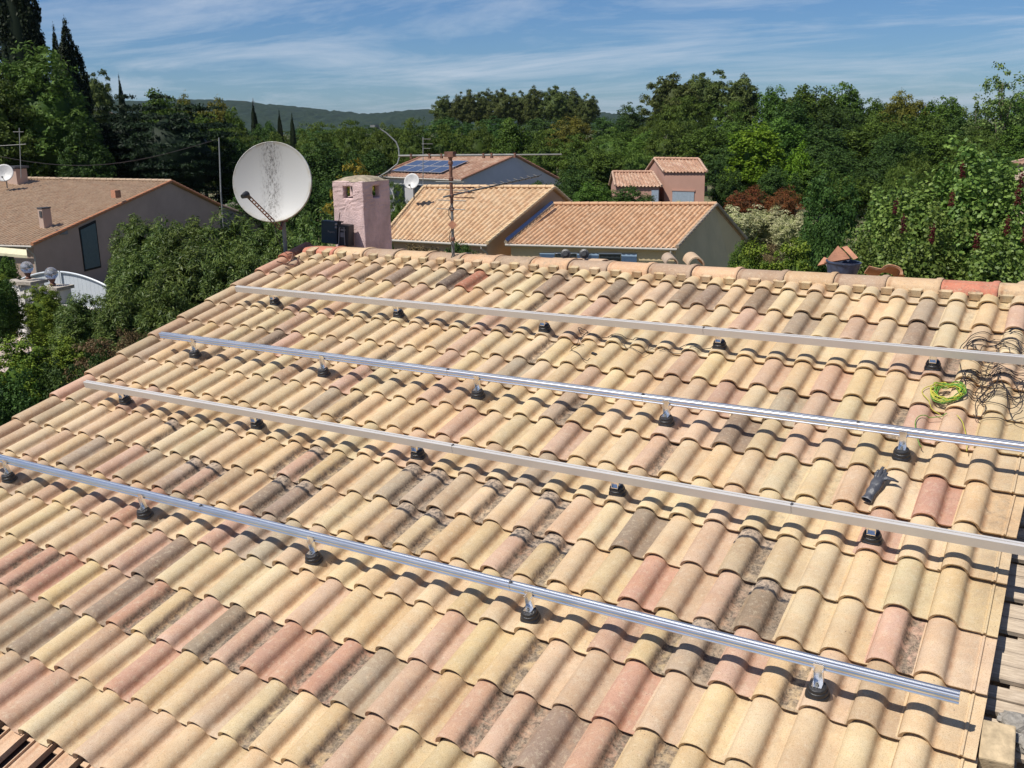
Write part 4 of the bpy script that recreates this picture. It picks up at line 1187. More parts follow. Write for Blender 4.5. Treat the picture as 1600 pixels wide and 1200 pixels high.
def smooth_path(pts, sub=6):
    out = []
    P = [Vector(p) for p in pts]
    for i in range(len(P) - 1):
        a, b_, c, d = P[max(i - 1, 0)], P[i], P[i + 1], P[min(i + 2, len(P) - 1)]
        for k in range(sub):
            t = k / sub
            out.append(0.5 * ((2 * b_) + (c - a) * t + (2 * a - 5 * b_ + 4 * c - d) * t * t + (3 * b_ - a - 3 * c + d) * t ** 3))
    out.append(P[-1]); return out
def lay(uv, lift=.0, bridge=.42):
    """lay a 2D path on the tile surface, bridging the channels a little"""
    res = []
    for k, p in enumerate(uv):
        h = surf_h(p[0]) * (1 - bridge) if True else 0
        j = (p[1] / G) % 1.0
        res.append(rp(p[0], p[1], h - 0.029 * j + .006 + lift + (p[2] if len(p) > 2 else 0)))
    return res
def cable_tangle():
    rng = random.Random(21)
    r = root('cable_tangle', rp(-.03, 3.0, 0), 'loose tangle of thin black cables spread over the tiles at the right edge', 'cables')
    def loops(cx, cy, rx, ry, n, rad_, name, mat, wob=.35, pts_per=9, drift=.3, lift=0.0):
        pts = []; a = rng.uniform(0, 6.28)
        for k in range(int(n * pts_per)):
            a += 2 * math.pi / pts_per
            w = 1 + rng.uniform(-wob, wob)
            pts.append((cx + rx * w * math.cos(a) + drift * rx * math.sin(k * .37), cy + ry * w * math.sin(a) + drift * ry * math.cos(k * .23), rng.uniform(0, .018)))
        sp_ = smooth_path([Vector(p) for p in pts], 6)
        b = MB(); b.tube(lay([tuple(p) for p in sp_], lift), rad_, 5)
        return b.build(name, mat, r, smooth=True)
    c1 = (-0.063, 3.410); c2 = (-0.018, 3.010); c3 = (-0.028, 2.626)
    loops(c1[0] - .01, c1[1], .16, .13, 4, .0028, 'cable', M['cable'])
    loops(c1[0] + .10, c1[1] + .03, .18, .11, 3, .0028, 'cable', M['cable'])
    loops(c2[0] - .03, c2[1], .13, .17, 3, .0028, 'cable', M['cable'], .5)
    loops(c2[0] + .05, c2[1] - .05, .20, .12, 3, .0026, 'cable', M['cable'], .5)
    loops(c2[0] - .10, c2[1] - .08, .10, .16, 2, .0026, 'cable', M['cable'], .4)
    for px_ in ([(1500,560),(1520,600),(1510,640),(1532,668),(1545,650),(1528,610),(1560,580)], [(1600,520),(1560,515),(1520,522),(1502,540),(1515,565)], [(1598,640),(1560,655),(1530,648),(1518,620),(1540,598),(1598,610)]):
        pass
    for path in [[(-0.274, 3.221), (-0.219, 2.990), (-0.102, 2.934), (0.001, 2.909), (0.092, 3.011), (0.123, 3.068)], [(-0.216, 2.809), (-0.230, 2.988), (-0.180, 3.101), (-0.070, 3.075), (0.024, 2.963), (0.085, 2.663), (0.163, 2.571)], [(0.058, 3.677), (-0.095, 3.695), (-0.227, 3.621), (-0.296, 3.464), (-0.278, 3.310), (-0.190, 3.239), (-0.039, 3.201)], [(0.153, 2.680), (0.048, 2.578), (-0.067, 2.565), (-0.113, 2.730), (-0.068, 2.958), (-0.030, 3.186)], [(-0.095, 2.790), (-0.052, 2.675), (-0.053, 2.629), (-0.091, 2.589), (-0.111, 2.630)], [(-0.282, 3.420), (-0.196, 3.532), (-0.077, 3.537), (-0.007, 3.431), (0.082, 3.422)], [(-0.102, 2.788), (-0.025, 3.076), (0.071, 3.040), (0.126, 2.890), (0.103, 2.728), (-0.001, 2.703), (-0.091, 2.759)]]:
        b = MB(); b.tube(lay([tuple(p) for p in smooth_path([Vector((*p, 0.006)) for p in path], 7)]), .0028, 5); b.build('cable', M['cable'], r, smooth=True)
    b = MB(); q = [Vector((*p, .01)) for p in [(-0.025, 3.680), (0.001, 3.733), (0.059, 3.754)]]; b.tube(lay([tuple(p) for p in smooth_path(q, 6)], .003), .0065, 6); b.build('flat_connector_lead', M['black'], r, smooth=True)
cable_tangle()

def green_coil():
    rng = random.Random(8); c = (-0.284, 2.784)
    r = root('earth_cable_coil', rp(*c, 0), 'messy coil of green and yellow earth cable on the tiles below the top rail', 'cable coil')
    for mat, n, s in ((M['cable_g'], 6, 1), (M['cable_y'], 7, 2), (M['cable_g'], 3, 3)):
        pts = []; a = s * 1.3
        for k in range(n * 10):
            a += 2 * math.pi / 10; w = 1 + rng.uniform(-.34, .22)
            pts.append(Vector((c[0] + .088 * w * math.cos(a), c[1] + .120 * w * math.sin(a), rng.uniform(0, .028))))
        b = MB(); b.tube(lay([tuple(p) for p in smooth_path(pts, 4)], .002, .65), .0030, 5); b.build('cable', mat, r, smooth=True)
    for path, mat in zip([[(-0.195, 2.532), (-0.145, 2.455), (-0.104, 2.285), (-0.094, 2.211)], [(-0.254, 2.556), (-0.340, 2.519), (-0.398, 2.466), (-0.408, 2.373), (-0.376, 2.249), (-0.340, 2.187)], [(-0.377, 2.870), (-0.431, 2.774), (-0.405, 2.683), (-0.292, 2.569)]], (M['cable_y'], M['cable_g'], M['cable_y'])):
        b = MB(); b.tube(lay([tuple(p) for p in smooth_path([Vector((*p, .008)) for p in path], 7)]), .0028, 5); b.build('cable', mat, r, smooth=True)
green_coil()

def long_cable():
    r = root('loose_cable', rp(-2.0, 3.0, 0), 'single thin black cable wandering left from the clamp under the top rail', 'cable')
    for path in [[(-1.928, 3.103), (-2.087, 3.020), (-2.278, 2.990), (-2.457, 3.047), (-2.612, 3.101), (-2.750, 3.107), (-2.898, 3.067), (-3.035, 3.117), (-3.101, 3.172), (-3.063, 3.202), (-2.993, 3.125), (-3.022, 3.031), (-2.962, 2.989)], [(-2.422, 3.065), (-2.458, 2.923), (-2.550, 2.955), (-2.666, 3.037), (-2.801, 3.097)], [(-3.022, 3.031), (-3.036, 2.909), (-2.992, 2.854), (-2.929, 2.920)], [(-2.999, 2.810), (-2.892, 2.760), (-2.816, 2.715), (-2.777, 2.713)], [(-2.311, 2.943), (-2.238, 3.019), (-2.058, 3.077)]]:
        b = MB(); b.tube(lay([tuple(p) for p in smooth_path([Vector((*p, .006)) for p in path], 7)]), .0027, 5); b.build('cable', M['cable'], r, smooth=True)
long_cable()
b = MB(); q = (-2.787, 2.804); b.box(rp(q[0], q[1], surf_h(q[0]) + .012), (.05, .018, .014), RM @ Matrix.Rotation(rad(-20), 3, 'Z'))
tag(b.build('rubber_strip', M['rubber']), 'small black rubber strip lying in a tile channel below the top rail', 'rubber strip')

# ------------------------------------------------------------------ neighbouring houses
ROOF_WARM = [(.58, .41, .25), (.54, .36, .21), (.60, .45, .29), (.50, .31, .18), (.61, .47, .32)]
ROOF_OR = [(.53, .325, .19), (.56, .37, .23), (.47, .275, .155), (.55, .39, .26)]
ROOF_BR = [(.40, .295, .205), (.36, .26, .18), (.43, .32, .225), (.37, .245, .165)]
ROOF_OLD = [(.42, .25, .17), (.48, .33, .24), (.30, .17, .12), (.55, .42, .33), (.36, .20, .14)]
def V3(p): return Vector(p)
def gable_house(name, label, rL, rR, eL, eR, bR, bL, zg, pal, wall, seed, amp=.07, inset=.25, rake=None, pitch=.21, gauge=.37, gutter=True, cat='house'):
    rL, rR, eL, eR, bR, bL = [Vector(p) for p in (rL, rR, eL, eR, bR, bL)]
    c = (eL + eR + bL + bR) / 4
    r = root(name, (c.x, c.y, zg), label, cat)
    tile_field(eL, eR, rL, rR, pal, seed, pitch, gauge, amp, parent=r)
    tile_field(bR, bL, rR, rL, pal, seed + 1, pitch, gauge, amp, parent=r)
    dx = (rR - rL).normalized()
    def ins(p, q, k): return p + (q - p).normalized() * k
    e0, e1 = ins(eL, rL, inset), ins(eR, rR, inset); b0, b1 = ins(bL, rL, inset), ins(bR, rR, inset)
    i_ = dx * .12; dn = Vector((0, 0, -.10))
    A = [e0 + i_ + dn, e1 - i_ + dn, b1 - i_ + dn, b0 + i_ + dn, rL + i_ + dn, rR - i_ + dn]
    G_ = [Vector((p.x, p.y, zg - .4)) for p in A[:4]]
    b = MB(); b.add(A + G_, [(0, 1, 7, 6)[::-1], (2, 3, 9, 8)[::-1], (1, 5, 2, 8, 7)[::-1], (3, 4, 0, 6, 9)[::-1], (0, 4, 5, 1)[::-1], (2, 5, 4, 3)[::-1]])
    b.build('wall', wall, r)
    # ridge cap, rake edge rows, eave board and gutter
    rm = plain(name + '_ridge_clay', pal[0], .85, 0, .15, 6, .3, 40)
    b = MB(); n = max(2, int((rR - rL).length / .4)); up = Vector((0, 0, .02))
    for k in range(n):
        b.tube([rL + (rR - rL) * (k / n) + up, rL + (rR - rL) * ((k + .97) / n) + up], [.085, .10], 8)
    tag(b.build('ridge_tiles', rm, r, smooth=False), kind='stuff')
    b = MB()
    for (p, q) in ((eR, rR), (bR, rR), (eL, rL), (bL, rL)):
        n = max(2, int((q - p).length / gauge))
        for k in range(n): b.tube([p + (q - p) * (k / n) + up, p + (q - p) * ((k + 1.0) / n) + up * .4], [.085, .07], 7)
    tag(b.build('verge_tiles', plain(name + '_verge_clay', rake or pal[1], .85, 0, .15, 6, .3, 40), r), kind='stuff')
    if gutter:
        b = MB(); o_ = Vector((0, 0, -.10)); out = (eL - rL); out.z = 0; out = out.normalized() * .05
        b.tube([eL + o_ + out, eR + o_ + out], .055, 8); b.build('gutter', M['gutter'], r)
        b = MB(); q = eR + o_ - dx * .25; q2 = e1 - dx * .12 + Vector((0, 0, -.55)) + out * .5
        b.tube([q + out, q + out + Vector((0, 0, -.12)), q2, q2 + Vector((0, 0, -2.2))], .035, 6); b.build('downpipe', M['gutter'], r)
    r['e0'] = 0; del r['e0']
    return r, e0, e1, b0, b1
M['gutter'] = plain('grey_gutter', (.42, .38, .33), .6, 0, .1)
W_cream = plain('cream_render', (.62, .48, .28), .92, 0, .10, .8, .4, 30)
W_peach = plain('peach_render', (.50, .33, .21), .92, 0, .10, .8, .4, 30)
W_taupe = plain('taupe_render', (.43, .315, .255), .92, 0, .10, .8, .4, 30)
W_grey = plain('grey_render', (.50, .49, .49), .92, 0, .08, .6, .3, 30)
W_pinkh = plain('rose_render', (.37, .215, .165), .92, 0, .08, .8, .4, 30)

# right-hand middle house
r2, e0, e1, b0, b1 = gable_house('ochre_house', 'low cream house with orange tiled roof and blue shutters, lower roof of the middle pair',
    (-21.750, 37.641, 3.996), (-14.810, 40.530, 3.962), (-21.274, 32.392, 2.778), (-14.515, 34.899, 2.630), (-14.072, 42.827, 2.179), (-21.581, 39.640, 2.340), 0.0, ROOF_OR, W_cream, 31, rake=(.34, .27, .20))
def wall_panel(parent, e0, e1, t0, t1, z0, z1, off, mat, name, thick=.05):
    p, q = e0 + (e1 - e0) * t0, e0 + (e1 - e0) * t1; d = (e1 - e0); d.z = 0; d.normalize(); n = Vector((d.y, -d.x, 0))
    b = MB(); c = (p + q) / 2; c.z = (z0 + z1) / 2
    b.box(c + n * off, ((q - p).length, thick, z1 - z0), Matrix((d, -n, Vector((0, 0, 1)))).transposed())
    return b.build(name, mat, parent)
ze = e0.z
for (t0, t1) in ((.150, .425), (.455, .73)):
    pass
for a, b_ in ((.285, .405), (.545, .665)):
    w_ = wall_panel(r2, e0, e1, a, b_, ze - 1.75, ze - .52, .012, M['glass'], 'window', .04)
    wall_panel(r2, e0, e1, a - .008, b_ + .008, ze - .54, ze - .49, .03, M['white'], 'window_head', .06)
    wall_panel(r2, e0, e1, a - .095, a - .006, ze - 1.75, ze - .52, .05, M['shut'], 'shutter')
    wall_panel(r2, e0, e1, b_ + .006, b_ + .095, ze - 1.75, ze - .52, .05, M['shut'], 'shutter')

r1, e0, e1, b0, b1 = gable_house('golden_roof_house', 'long golden tiled house, taller roof of the middle pair, just right of the pink chimney',
    (-28.463, 36.660, 4.736), (-22.055, 38.285, 4.734), (-26.732, 30.890, 2.917), (-21.847, 31.816, 2.786), (-22.793, 43.303, 2.926), (-29.357, 41.276, 3.093), 0.0, ROOF_WARM, W_peach, 41, rake=(.60, .44, .26))
# dark blue flashing where the lower roof meets its wall
b = MB(); p, q = Vector((-21.448, 37.013, 4.108)), Vector((-21.131, 32.259, 2.852)); s_ = (Vector((-21.677, 37.066, 4.332)) - p)
b.add([p, q, q + s_ * .45, p + s_ * .4], [(0, 1, 2, 3)]); b.add([p + Vector((.02, .03, 0)), q + Vector((.02, .03, 0)), q + s_ * .45 + Vector((.02, .03, 0)), p + s_ * .4 + Vector((.02, .03, 0))], [(3, 2, 1, 0)])
b.build('flashing', plain('navy_flashing', (.02, .035, .09), .5), r1)
# small dish on its left rake
def small_dish(c, rr, label, name='small_satellite_dish', look=None):
    c = Vector(c); r = root(name, c - Vector((0, 0, .4)), label, 'satellite dish')
    d = (CAM - c).normalized(); n = (d * .9 + Vector((-.35, 0, .25))).normalized(); F_ = frame(n, Vector((0, 0, 1)))
    X = F_.to_4x4(); X.translation = c; b = MB()
    b.lathe([(0, -.10 * rr * 2), (rr * .5, -.075 * rr * 2), (rr * .85, -.02 * rr), (rr, 0.02 * rr), (rr * 1.03, -.02 * rr), (rr * .85, -.09 * rr), (rr * .5, -.22 * rr), (0, -.28 * rr)], 26, X, False)
    b.build('reflector', plain('dish_grey', (.46, .46, .45), .5), r, smooth=True)
    b = MB(); b.tube([c - n * .1, c - n * .25 + Vector((0, 0, -.1)), c - n * .25 + Vector((0, 0, -.75))], .03, 6); b.build('pole', M['steel'], r)
    t = c + n * rr * .8 - Vector((0, 0, rr * .75)); b = MB(); b.tube([c - Vector((0, 0, rr * .98)), t], .015, 5); b.box(t, (.07, .07, .07)); b.build('feed_arm', M['black'], r)
small_dish((-27.504, 34.352, 5.151), .37, 'small grey satellite dish standing on the left edge of the golden roof')

# rear house with solar panels
r3, e0, e1, b0, b1 = gable_house('solar_house', 'distant house with grey gable and blue solar panels, behind the golden roof',
    (-46.027, 61.530, 5.384), (-38.746, 63.431, 5.384), (-46.211, 55.651, 4.164), (-39.893, 57.494, 3.873), (-36.516, 67.654, 3.089), (-44.768, 68.772, 3.063), 0.5, ROOF_OLD, W_grey, 51, rake=(.36, .18, .12), pitch=.25, gauge=.45)
def solar(parent):
    eL, eR, rL, rR = Vector((-46.211, 55.651, 4.164)), Vector((-39.893, 57.494, 3.873)), Vector((-46.027, 61.530, 5.384)), Vector((-38.746, 63.431, 5.384))
    up = Vector((0, 0, .12)); gl = plain('solar_cells', (.035, .06, .13), .25, 0, .1)
    at = lambda s, t: (eL * (1 - s) + eR * s) * (1 - t) + (rL * (1 - s) + rR * s) * t + up
    for j in range(2):
        for i in range(4):
            s0, s1 = .09 + i * .145, .09 + (i + 1) * .145 - .006; t0, t1 = .16 + j * .27, .16 + (j + 1) * .27 - .02
            b = MB(); q = [at(s0, t0), at(s1, t0), at(s1, t1), at(s0, t1)]; b.add(q + [p - Vector((0, 0, .05)) for p in q], [(0, 1, 2, 3), (0, 4, 5, 1), (1, 5, 6, 2), (2, 6, 7, 3), (3, 7, 4, 0)])
            b.build('solar_panel', gl, parent)
            b = MB()
            for k in range(4):
                b.tube([q[k], q[(k + 1) % 4]], .018, 4)
            b.build('panel_frame', M['white'] if k < 0 else M['alu_matte'], parent)
    # white wall and opening below the left eave
solar(r3)
for a, b_ in ((.18, .30), (.42, .50)):
    wall_panel(r3, e0, e1, a, b_, e0.z - 2.2, e0.z - .8, .02, M['glass'], 'window', .05)

# rose coloured outbuildings
rp1, e0, e1, b0, b1 = gable_house('rose_tower_house', 'taller rose-coloured outbuilding with small tiled roof and garage window among the trees',
    (-27.994, 64.903, 5.126), (-24.470, 64.577, 5.104), (-26.129, 62.164, 4.336), (-22.821, 61.733, 4.387), (-24.942, 66.766, 4.137), (-29.328, 66.448, 4.110), 1.2, ROOF_OLD, W_pinkh, 61, gutter=False, inset=.2, pitch=.25)
wall_panel(rp1, e0, e1, .24, .74, e0.z - 2.35, e0.z - 1.35, .02, plain('pale_blue_door', (.24, .29, .34), .5), 'garage_door', .06)
wall_panel(rp1, e0, e1, .22, .76, e0.z - 1.36, e0.z - 1.26, .03, W_pinkh, 'lintel', .10)
rp2, e0, e1, b0, b1 = gable_house('rose_low_house', 'lower rose-coloured outbuilding with tiled roof at the left of the taller one',
    (-30.746, 63.716, 4.199), (-27.686, 63.969, 4.216), (-29.192, 60.792, 3.402), (-25.898, 61.298, 3.405), (-28.272, 65.932, 3.122), (-31.656, 65.144, 3.159), 1.2, ROOF_OLD, W_pinkh, 71, gutter=False, inset=.2, pitch=.25)
wall_panel(rp2, e0, e1, .80, .95, e0.z - 1.6, e0.z - .35, .02, plain('grey_blue_shutter', (.26, .31, .38), .5), 'shutter_door', .06)

# right edge house corner
re_, e0, e1, b0, b1 = gable_house('pale_house', 'pale beige house corner entering the frame at the right edge above the shrub',
    (-2.840, 70.218, 5.321), (1.420, 70.299, 5.205), (-4.670, 66.011, 4.907), (-0.534, 65.421, 4.802), (2.681, 75.555, 4.248), (-2.016, 75.252, 4.483), 1.5, ROOF_OLD, plain('pale_beige', (.50, .38, .29), .9, 0, .06, 1), 81, gutter=False)
# far small tiled house seen between cypresses
rf, e0, e1, b0, b1 = gable_house('far_house', 'far small house with pale chimney showing between the cypress and the dark cedar',
    (-115.271, 82.146, 10.349), (-110.076, 82.736, 10.091), (-110.165, 77.693, 9.465), (-104.600, 78.528, 9.295), (-110.043, 84.966, 9.461), (-116.665, 84.739, 9.738), 3.0, ROOF_OLD, plain('far_wall', (.42, .30, .24), .9), 91, gutter=False, pitch=.3)
b = MB(); p = Vector((-108.981, 81.068, 10.372)); b.box(p, (1.1, .8, 1.6)); b.build('chimney', M['white'], rf)
p = Vector((-111.278, 79.769, 10.566)); b = MB(); b.box(p - Vector((0, 0, .3)), (.8, .8, 1.6)); b.build('chimney', M['terracotta'], rf)

# left house
def left_house():
    rR_, eR_, bR_ = Vector((-45.865, 36.240, 4.790)), Vector((-41.254, 23.925, 2.693)), Vector((-47.782, 41.740, 2.912))
    rL_ = Vector((-54.624, 33.046, 4.986)); dx = (rL_ - rR_); dx = dx.normalized() * 17
    r, e0, e1, b0, b1 = gable_house('brown_roof_house', 'wide brown-tiled house on the left with an orange verge and dark taupe gable wall',
        rR_ + dx, rR_, eR_ + dx, eR_, bR_, bR_ + dx, 0.0, ROOF_BR, W_taupe, 101, rake=(.46, .20, .10))
    # glazed gable window and frame
    g0, g1 = e1.copy(), Vector(rR_); ax = (Vector(rR_) - e1); ax.z = 0; L = ax.length; ax.normalize(); n = Vector((ax.y, -ax.x, 0))
    if n.dot(CAM - e1) < 0: n = -n
    def gp(s, z, off=.0): return Vector((e1.x, e1.y, 0)) + ax * s + n * off + Vector((0, 0, z)) - dx.normalized() * (-.12)
    ztop = lambda s: e1.z + (rR_.z - e1.z) * s / L - .25
    def poly(s0, s1, z0, zt0, zt1, off, th, mat, name):
        b = MB(); q = [gp(s0, z0, off), gp(s1, z0, off), gp(s1, zt1, off), gp(s0, zt0, off)]; q2 = [p - n * th for p in q]
        b.add(q + q2, [(0, 1, 2, 3), (3, 2, 1, 0), (0, 4, 5, 1), (1, 5, 6, 2), (2, 6, 7, 3), (3, 7, 4, 0)]); return b.build(name, mat, r)
    s0, s1 = 4.0, 5.6
    s0 = 3.60; s1 = 5.08
    poly(s0, s1, .9, ztop(s0), ztop(s1), .04, .05, M['black'], 'window_frame')
    poly(s0 + .10, s1 - .10, 1.0, ztop(s0) - .12, ztop(s1) - .14, .06, .03, plain('teal_blind', (.20, .29, .32), .35), 'window_pane')
    # front porch shade, awning
    b = MB(); a0 = Vector((-43.521, 22.025, 2.823)); a1 = Vector((-40.150, 22.878, 2.632)); d = (a1 - a0); out = Vector((-n.y, n.x, 0)); out = (CAM - a1); out.z = 0; out.normalize()
    b.add([a0, a1, a1 + out * .35 - Vector((0, 0, .22)), a0 + out * .35 - Vector((0, 0, .22))] + [p - Vector((0, 0, .12)) for p in (a0, a1, a1 + out * .35 - Vector((0, 0, .22)), a0 + out * .35 - Vector((0, 0, .22)))],
          [(0, 1, 2, 3), (7, 6, 5, 4), (3, 2, 6, 7), (1, 5, 6, 2), (0, 4, 5, 1), (0, 3, 7, 4)])
    b.build('awning', plain('cream_awning', (.58, .53, .36), .8), r)
    b = MB(); p0 = e1 + dx.normalized() * 1.2; p1 = e1 + dx.normalized() * 9
    q = n * 0 
    fn = (Vector(eR_) - Vector(rR_)); fn.z = 0; fn.normalize()
    b.add([p0 + fn * .02 + Vector((0, 0, -.35)), p1 + fn * .02 + Vector((0, 0, -.35)), p1 + fn * .02 + Vector((0, 0, -2.8)), p0 + fn * .02 + Vector((0, 0, -2.8))], [(0, 1, 2, 3), (3, 2, 1, 0)])
    b.build('glass_door', M['glass'], r)
    for k in range(3):
        b = MB(); q = p0 + dx.normalized() * (1.6 + 1.5 * k) + fn * .06; b.box(Vector((q.x, q.y, 1.2)), (.12, .12, 2.4)); b.build('door_post', W_taupe, r)
    # chimneys and vent
    b = MB(); p = Vector((-43.551, 26.339, 3.256)); b.box(p + Vector((0, 0, -.05)), (.34, .46, 1.7)); b.build('chimney', W_taupe, r)
    b = MB(); b.box(p + Vector((0, 0, .83)), (.38, .50, .07)); b.box(p + Vector((.05, -.24, .55)), (.18, .04, .30)); b.build('chimney_cap', M['slot'], r)
    b = MB(); p = Vector((-54.020, 32.132, 5.150)); b.box(p + Vector((0, 0, -.05)), (.9, .7, 1.0)); b.build('chimney', W_taupe, r)
    b = MB(); b.box(p + Vector((0, 0, .55)), (1.1, .9, .12)); b.build('chimney_cap', M['slot'], r)
    b = MB(); b.box((-44.247, 31.085, 4.431), (.35, .35, .4)); b.build('roof_vent', M['terracotta'], r)
    b = MB(); q = gp(2.2, 3.0, .03); b.box(q, (.06, .6, .25)); b.build('wall_lamp', M['greyp'], r)
    # lower annexe wall behind
    a = Vector((-48.618, 42.424, 2.839)); c = Vector((-47.722, 45.010, 1.702)); b = MB()
    b.add([a, c, Vector((c.x, c.y, 0)), Vector((a.x, a.y, 0)), a + Vector((-2, 3, 0)), c + Vector((-2, 3, 0)), Vector((c.x - 2, c.y + 3, 0)), Vector((a.x - 2, a.y + 3, 0))], [(3, 2, 1, 0), (0, 1, 5, 4), (1, 2, 6, 5), (4, 7, 3, 0), (4, 5, 6, 7)])
    b.build('annexe', plain('annexe_render', (.24, .20, .18), .9), r)
    b = MB(); b.tube([a + Vector((0, 0, .06)), c + Vector((0, 0, .06))], .10, 7); b.build('annexe_verge', plain('annexe_clay', (.28, .20, .15), .9), r)
left_house()
small_dish((-52.800, 30.544, 5.455), .50, 'small grey dish by the chimney of the brown-roofed house at the far left')

# ------------------------------------------------------------------ gate, walls, lamps at the left
def gateway():
    g = root('driveway_gate', (-29.851, 17.147, 0.000), 'pale grey double gate with an arched top behind the garden wall on the left', 'gate')
    A, B_ = Vector((-39.396, 21.705, 1.649)), Vector((-34.159, 22.404, 1.669)); d = B_ - A; d.z = 0; L = d.length; d.normalize(); n = Vector((d.y, -d.x, 0))
    zt = lambda t: 1.38 + .58 * math.sin(math.pi * min(1, max(0, t))) ** .8
    base = 0.25
    for leaf, (t0, t1) in enumerate(((.0, .495), (.505, 1.0))):
        np_ = 12
        for k in range(np_):
            a, c = t0 + (t1 - t0) * k / np_, t0 + (t1 - t0) * (k + .97) / np_
            p, q = Vector((A.x, A.y, 0)) + d * (L * a), Vector((A.x, A.y, 0)) + d * (L * c)
            b = MB(); V_ = []
            for o_ in (0, .03):
                V_ += [p - n * o_ + Vector((0, 0, base)), q - n * o_ + Vector((0, 0, base)), q - n * o_ + Vector((0, 0, zt(c))), p - n * o_ + Vector((0, 0, zt(a)))]
            b.add(V_, [(0, 1, 2, 3), (7, 6, 5, 4), (0, 4, 5, 1), (1, 5, 6, 2), (2, 6, 7, 3), (3, 7, 4, 0)]); b.build('gate_board', M['gate'], g)
        pts = [Vector((A.x, A.y, 0)) + d * (L * (t0 + (t1 - t0) * k / 14)) + n * .03 + Vector((0, 0, zt(t0 + (t1 - t0) * k / 14))) for k in range(15)]
        b = MB(); b.tube(pts, .045, 6); b.build('top_rail', M['gate'], g)
        for t in (t0, t1):
            p = Vector((A.x, A.y, 0)) + d * (L * t) + n * .03; b = MB(); b.box(p + Vector((0, 0, (base + zt(t)) / 2)), (.09, .09, zt(t) - base), frame((0, 0, 1), d)); b.build('gate_stile', M['gate'], g)
    # pedestrian door in its white wall
    w = root('garden_wall', (-31.496, 16.320, 0.000), 'white rendered garden wall with square pillars and stone copings left of the oleanders', 'wall')
    p0, p1 = Vector((-35.409, 19.024, 2.062)), Vector((-33.692, 18.382, 2.143)); zt_ = p0.z
    def slab(p, q, z0, z1, th, mat, name, par):
        dd = Vector((q.x - p.x, q.y - p.y, 0)); b = MB(); c = (p + q) / 2; c.z = (z0 + z1) / 2; b.box(c, (dd.length, th, z1 - z0), frame((0, 0, 1), dd)); return b.build(name, mat, par)
    wp = plain('white_render', (.62, .60, .58), .9, 0, .10, 2, .3, 30)
    slab(p0, p1, 0, zt_, .18, wp, 'wall_panel', w)
    slab(p0 + Vector((-.1, 0, 0)), p1, zt_, zt_ + .09, .34, M['stone'], 'coping', w)
    P2 = Vector((-31.929, 18.447, 2.087)); zc = P2.z
    slab(Vector((-32.391, 18.406, 2.061)), Vector((-31.637, 18.496, 2.076)), 0, zc, .62, wp, 'pillar', w)
    slab(Vector((-32.452, 18.370, 2.062)), Vector((-31.577, 18.531, 2.075)), zc, zc + .12, .85, M['stone'], 'coping', w)
    P1 = Vector((-33.739, 18.599, 2.157)); z1 = P1.z
    slab(Vector((-34.089, 18.624, 2.130)), Vector((-33.420, 18.670, 2.168)), 0, z1, .6, wp, 'pillar', w)
    slab(Vector((-34.152, 18.588, 2.132)), Vector((-33.338, 18.719, 2.166)), z1, z1 + .12, .85, M['stone'], 'coping', w)
    a, c = Vector((-31.542, 18.423, 2.047)), Vector((-24.088, 17.580, 1.768)); slab(a, c, 0, a.z - .55, .2, wp, 'wall_panel', w); slab(a, c, a.z - .55, a.z - .47, .32, wp, 'coping', w)
    glob = bpy.data.materials.new('clear_globe'); glob.use_nodes = True; bs_ = glob.node_tree.nodes['Principled BSDF']
    bs_.inputs['Base Color'].default_value = (.55, .56, .62, 1); bs_.inputs['Transmission Weight'].default_value = .75; bs_.inputs['Roughness'].default_value = .05
    for (P_, lab) in ((Vector((-33.788, 18.591, 2.227)) , 'glass globe lamp on the left gate pillar, partly in front of the gate'), (Vector((-32.075, 18.375, 2.134)), 'glass globe lamp on the right stone-capped pillar')):
        g2 = root('globe_lamp', P_, lab, 'lamp'); b = MB(); X = Matrix.Translation(P_ + Vector((0, 0, .10)))
        b.lathe([(.10, 0), (.12, .04), (.07, .10), (.11, .18), (.13, .24)], 14, X); b.build('lamp_base', M['rusty'], g2)
        b = MB(); R_ = .23; b.lathe([(R_ * math.sin(math.pi * k / 10) + 1e-4, R_ * (1 - math.cos(math.pi * k / 10))) for k in range(11)], 18, Matrix.Translation(P_ + Vector((0, 0, .30))), False); b.build('globe', glob, g2, smooth=True)
gateway()

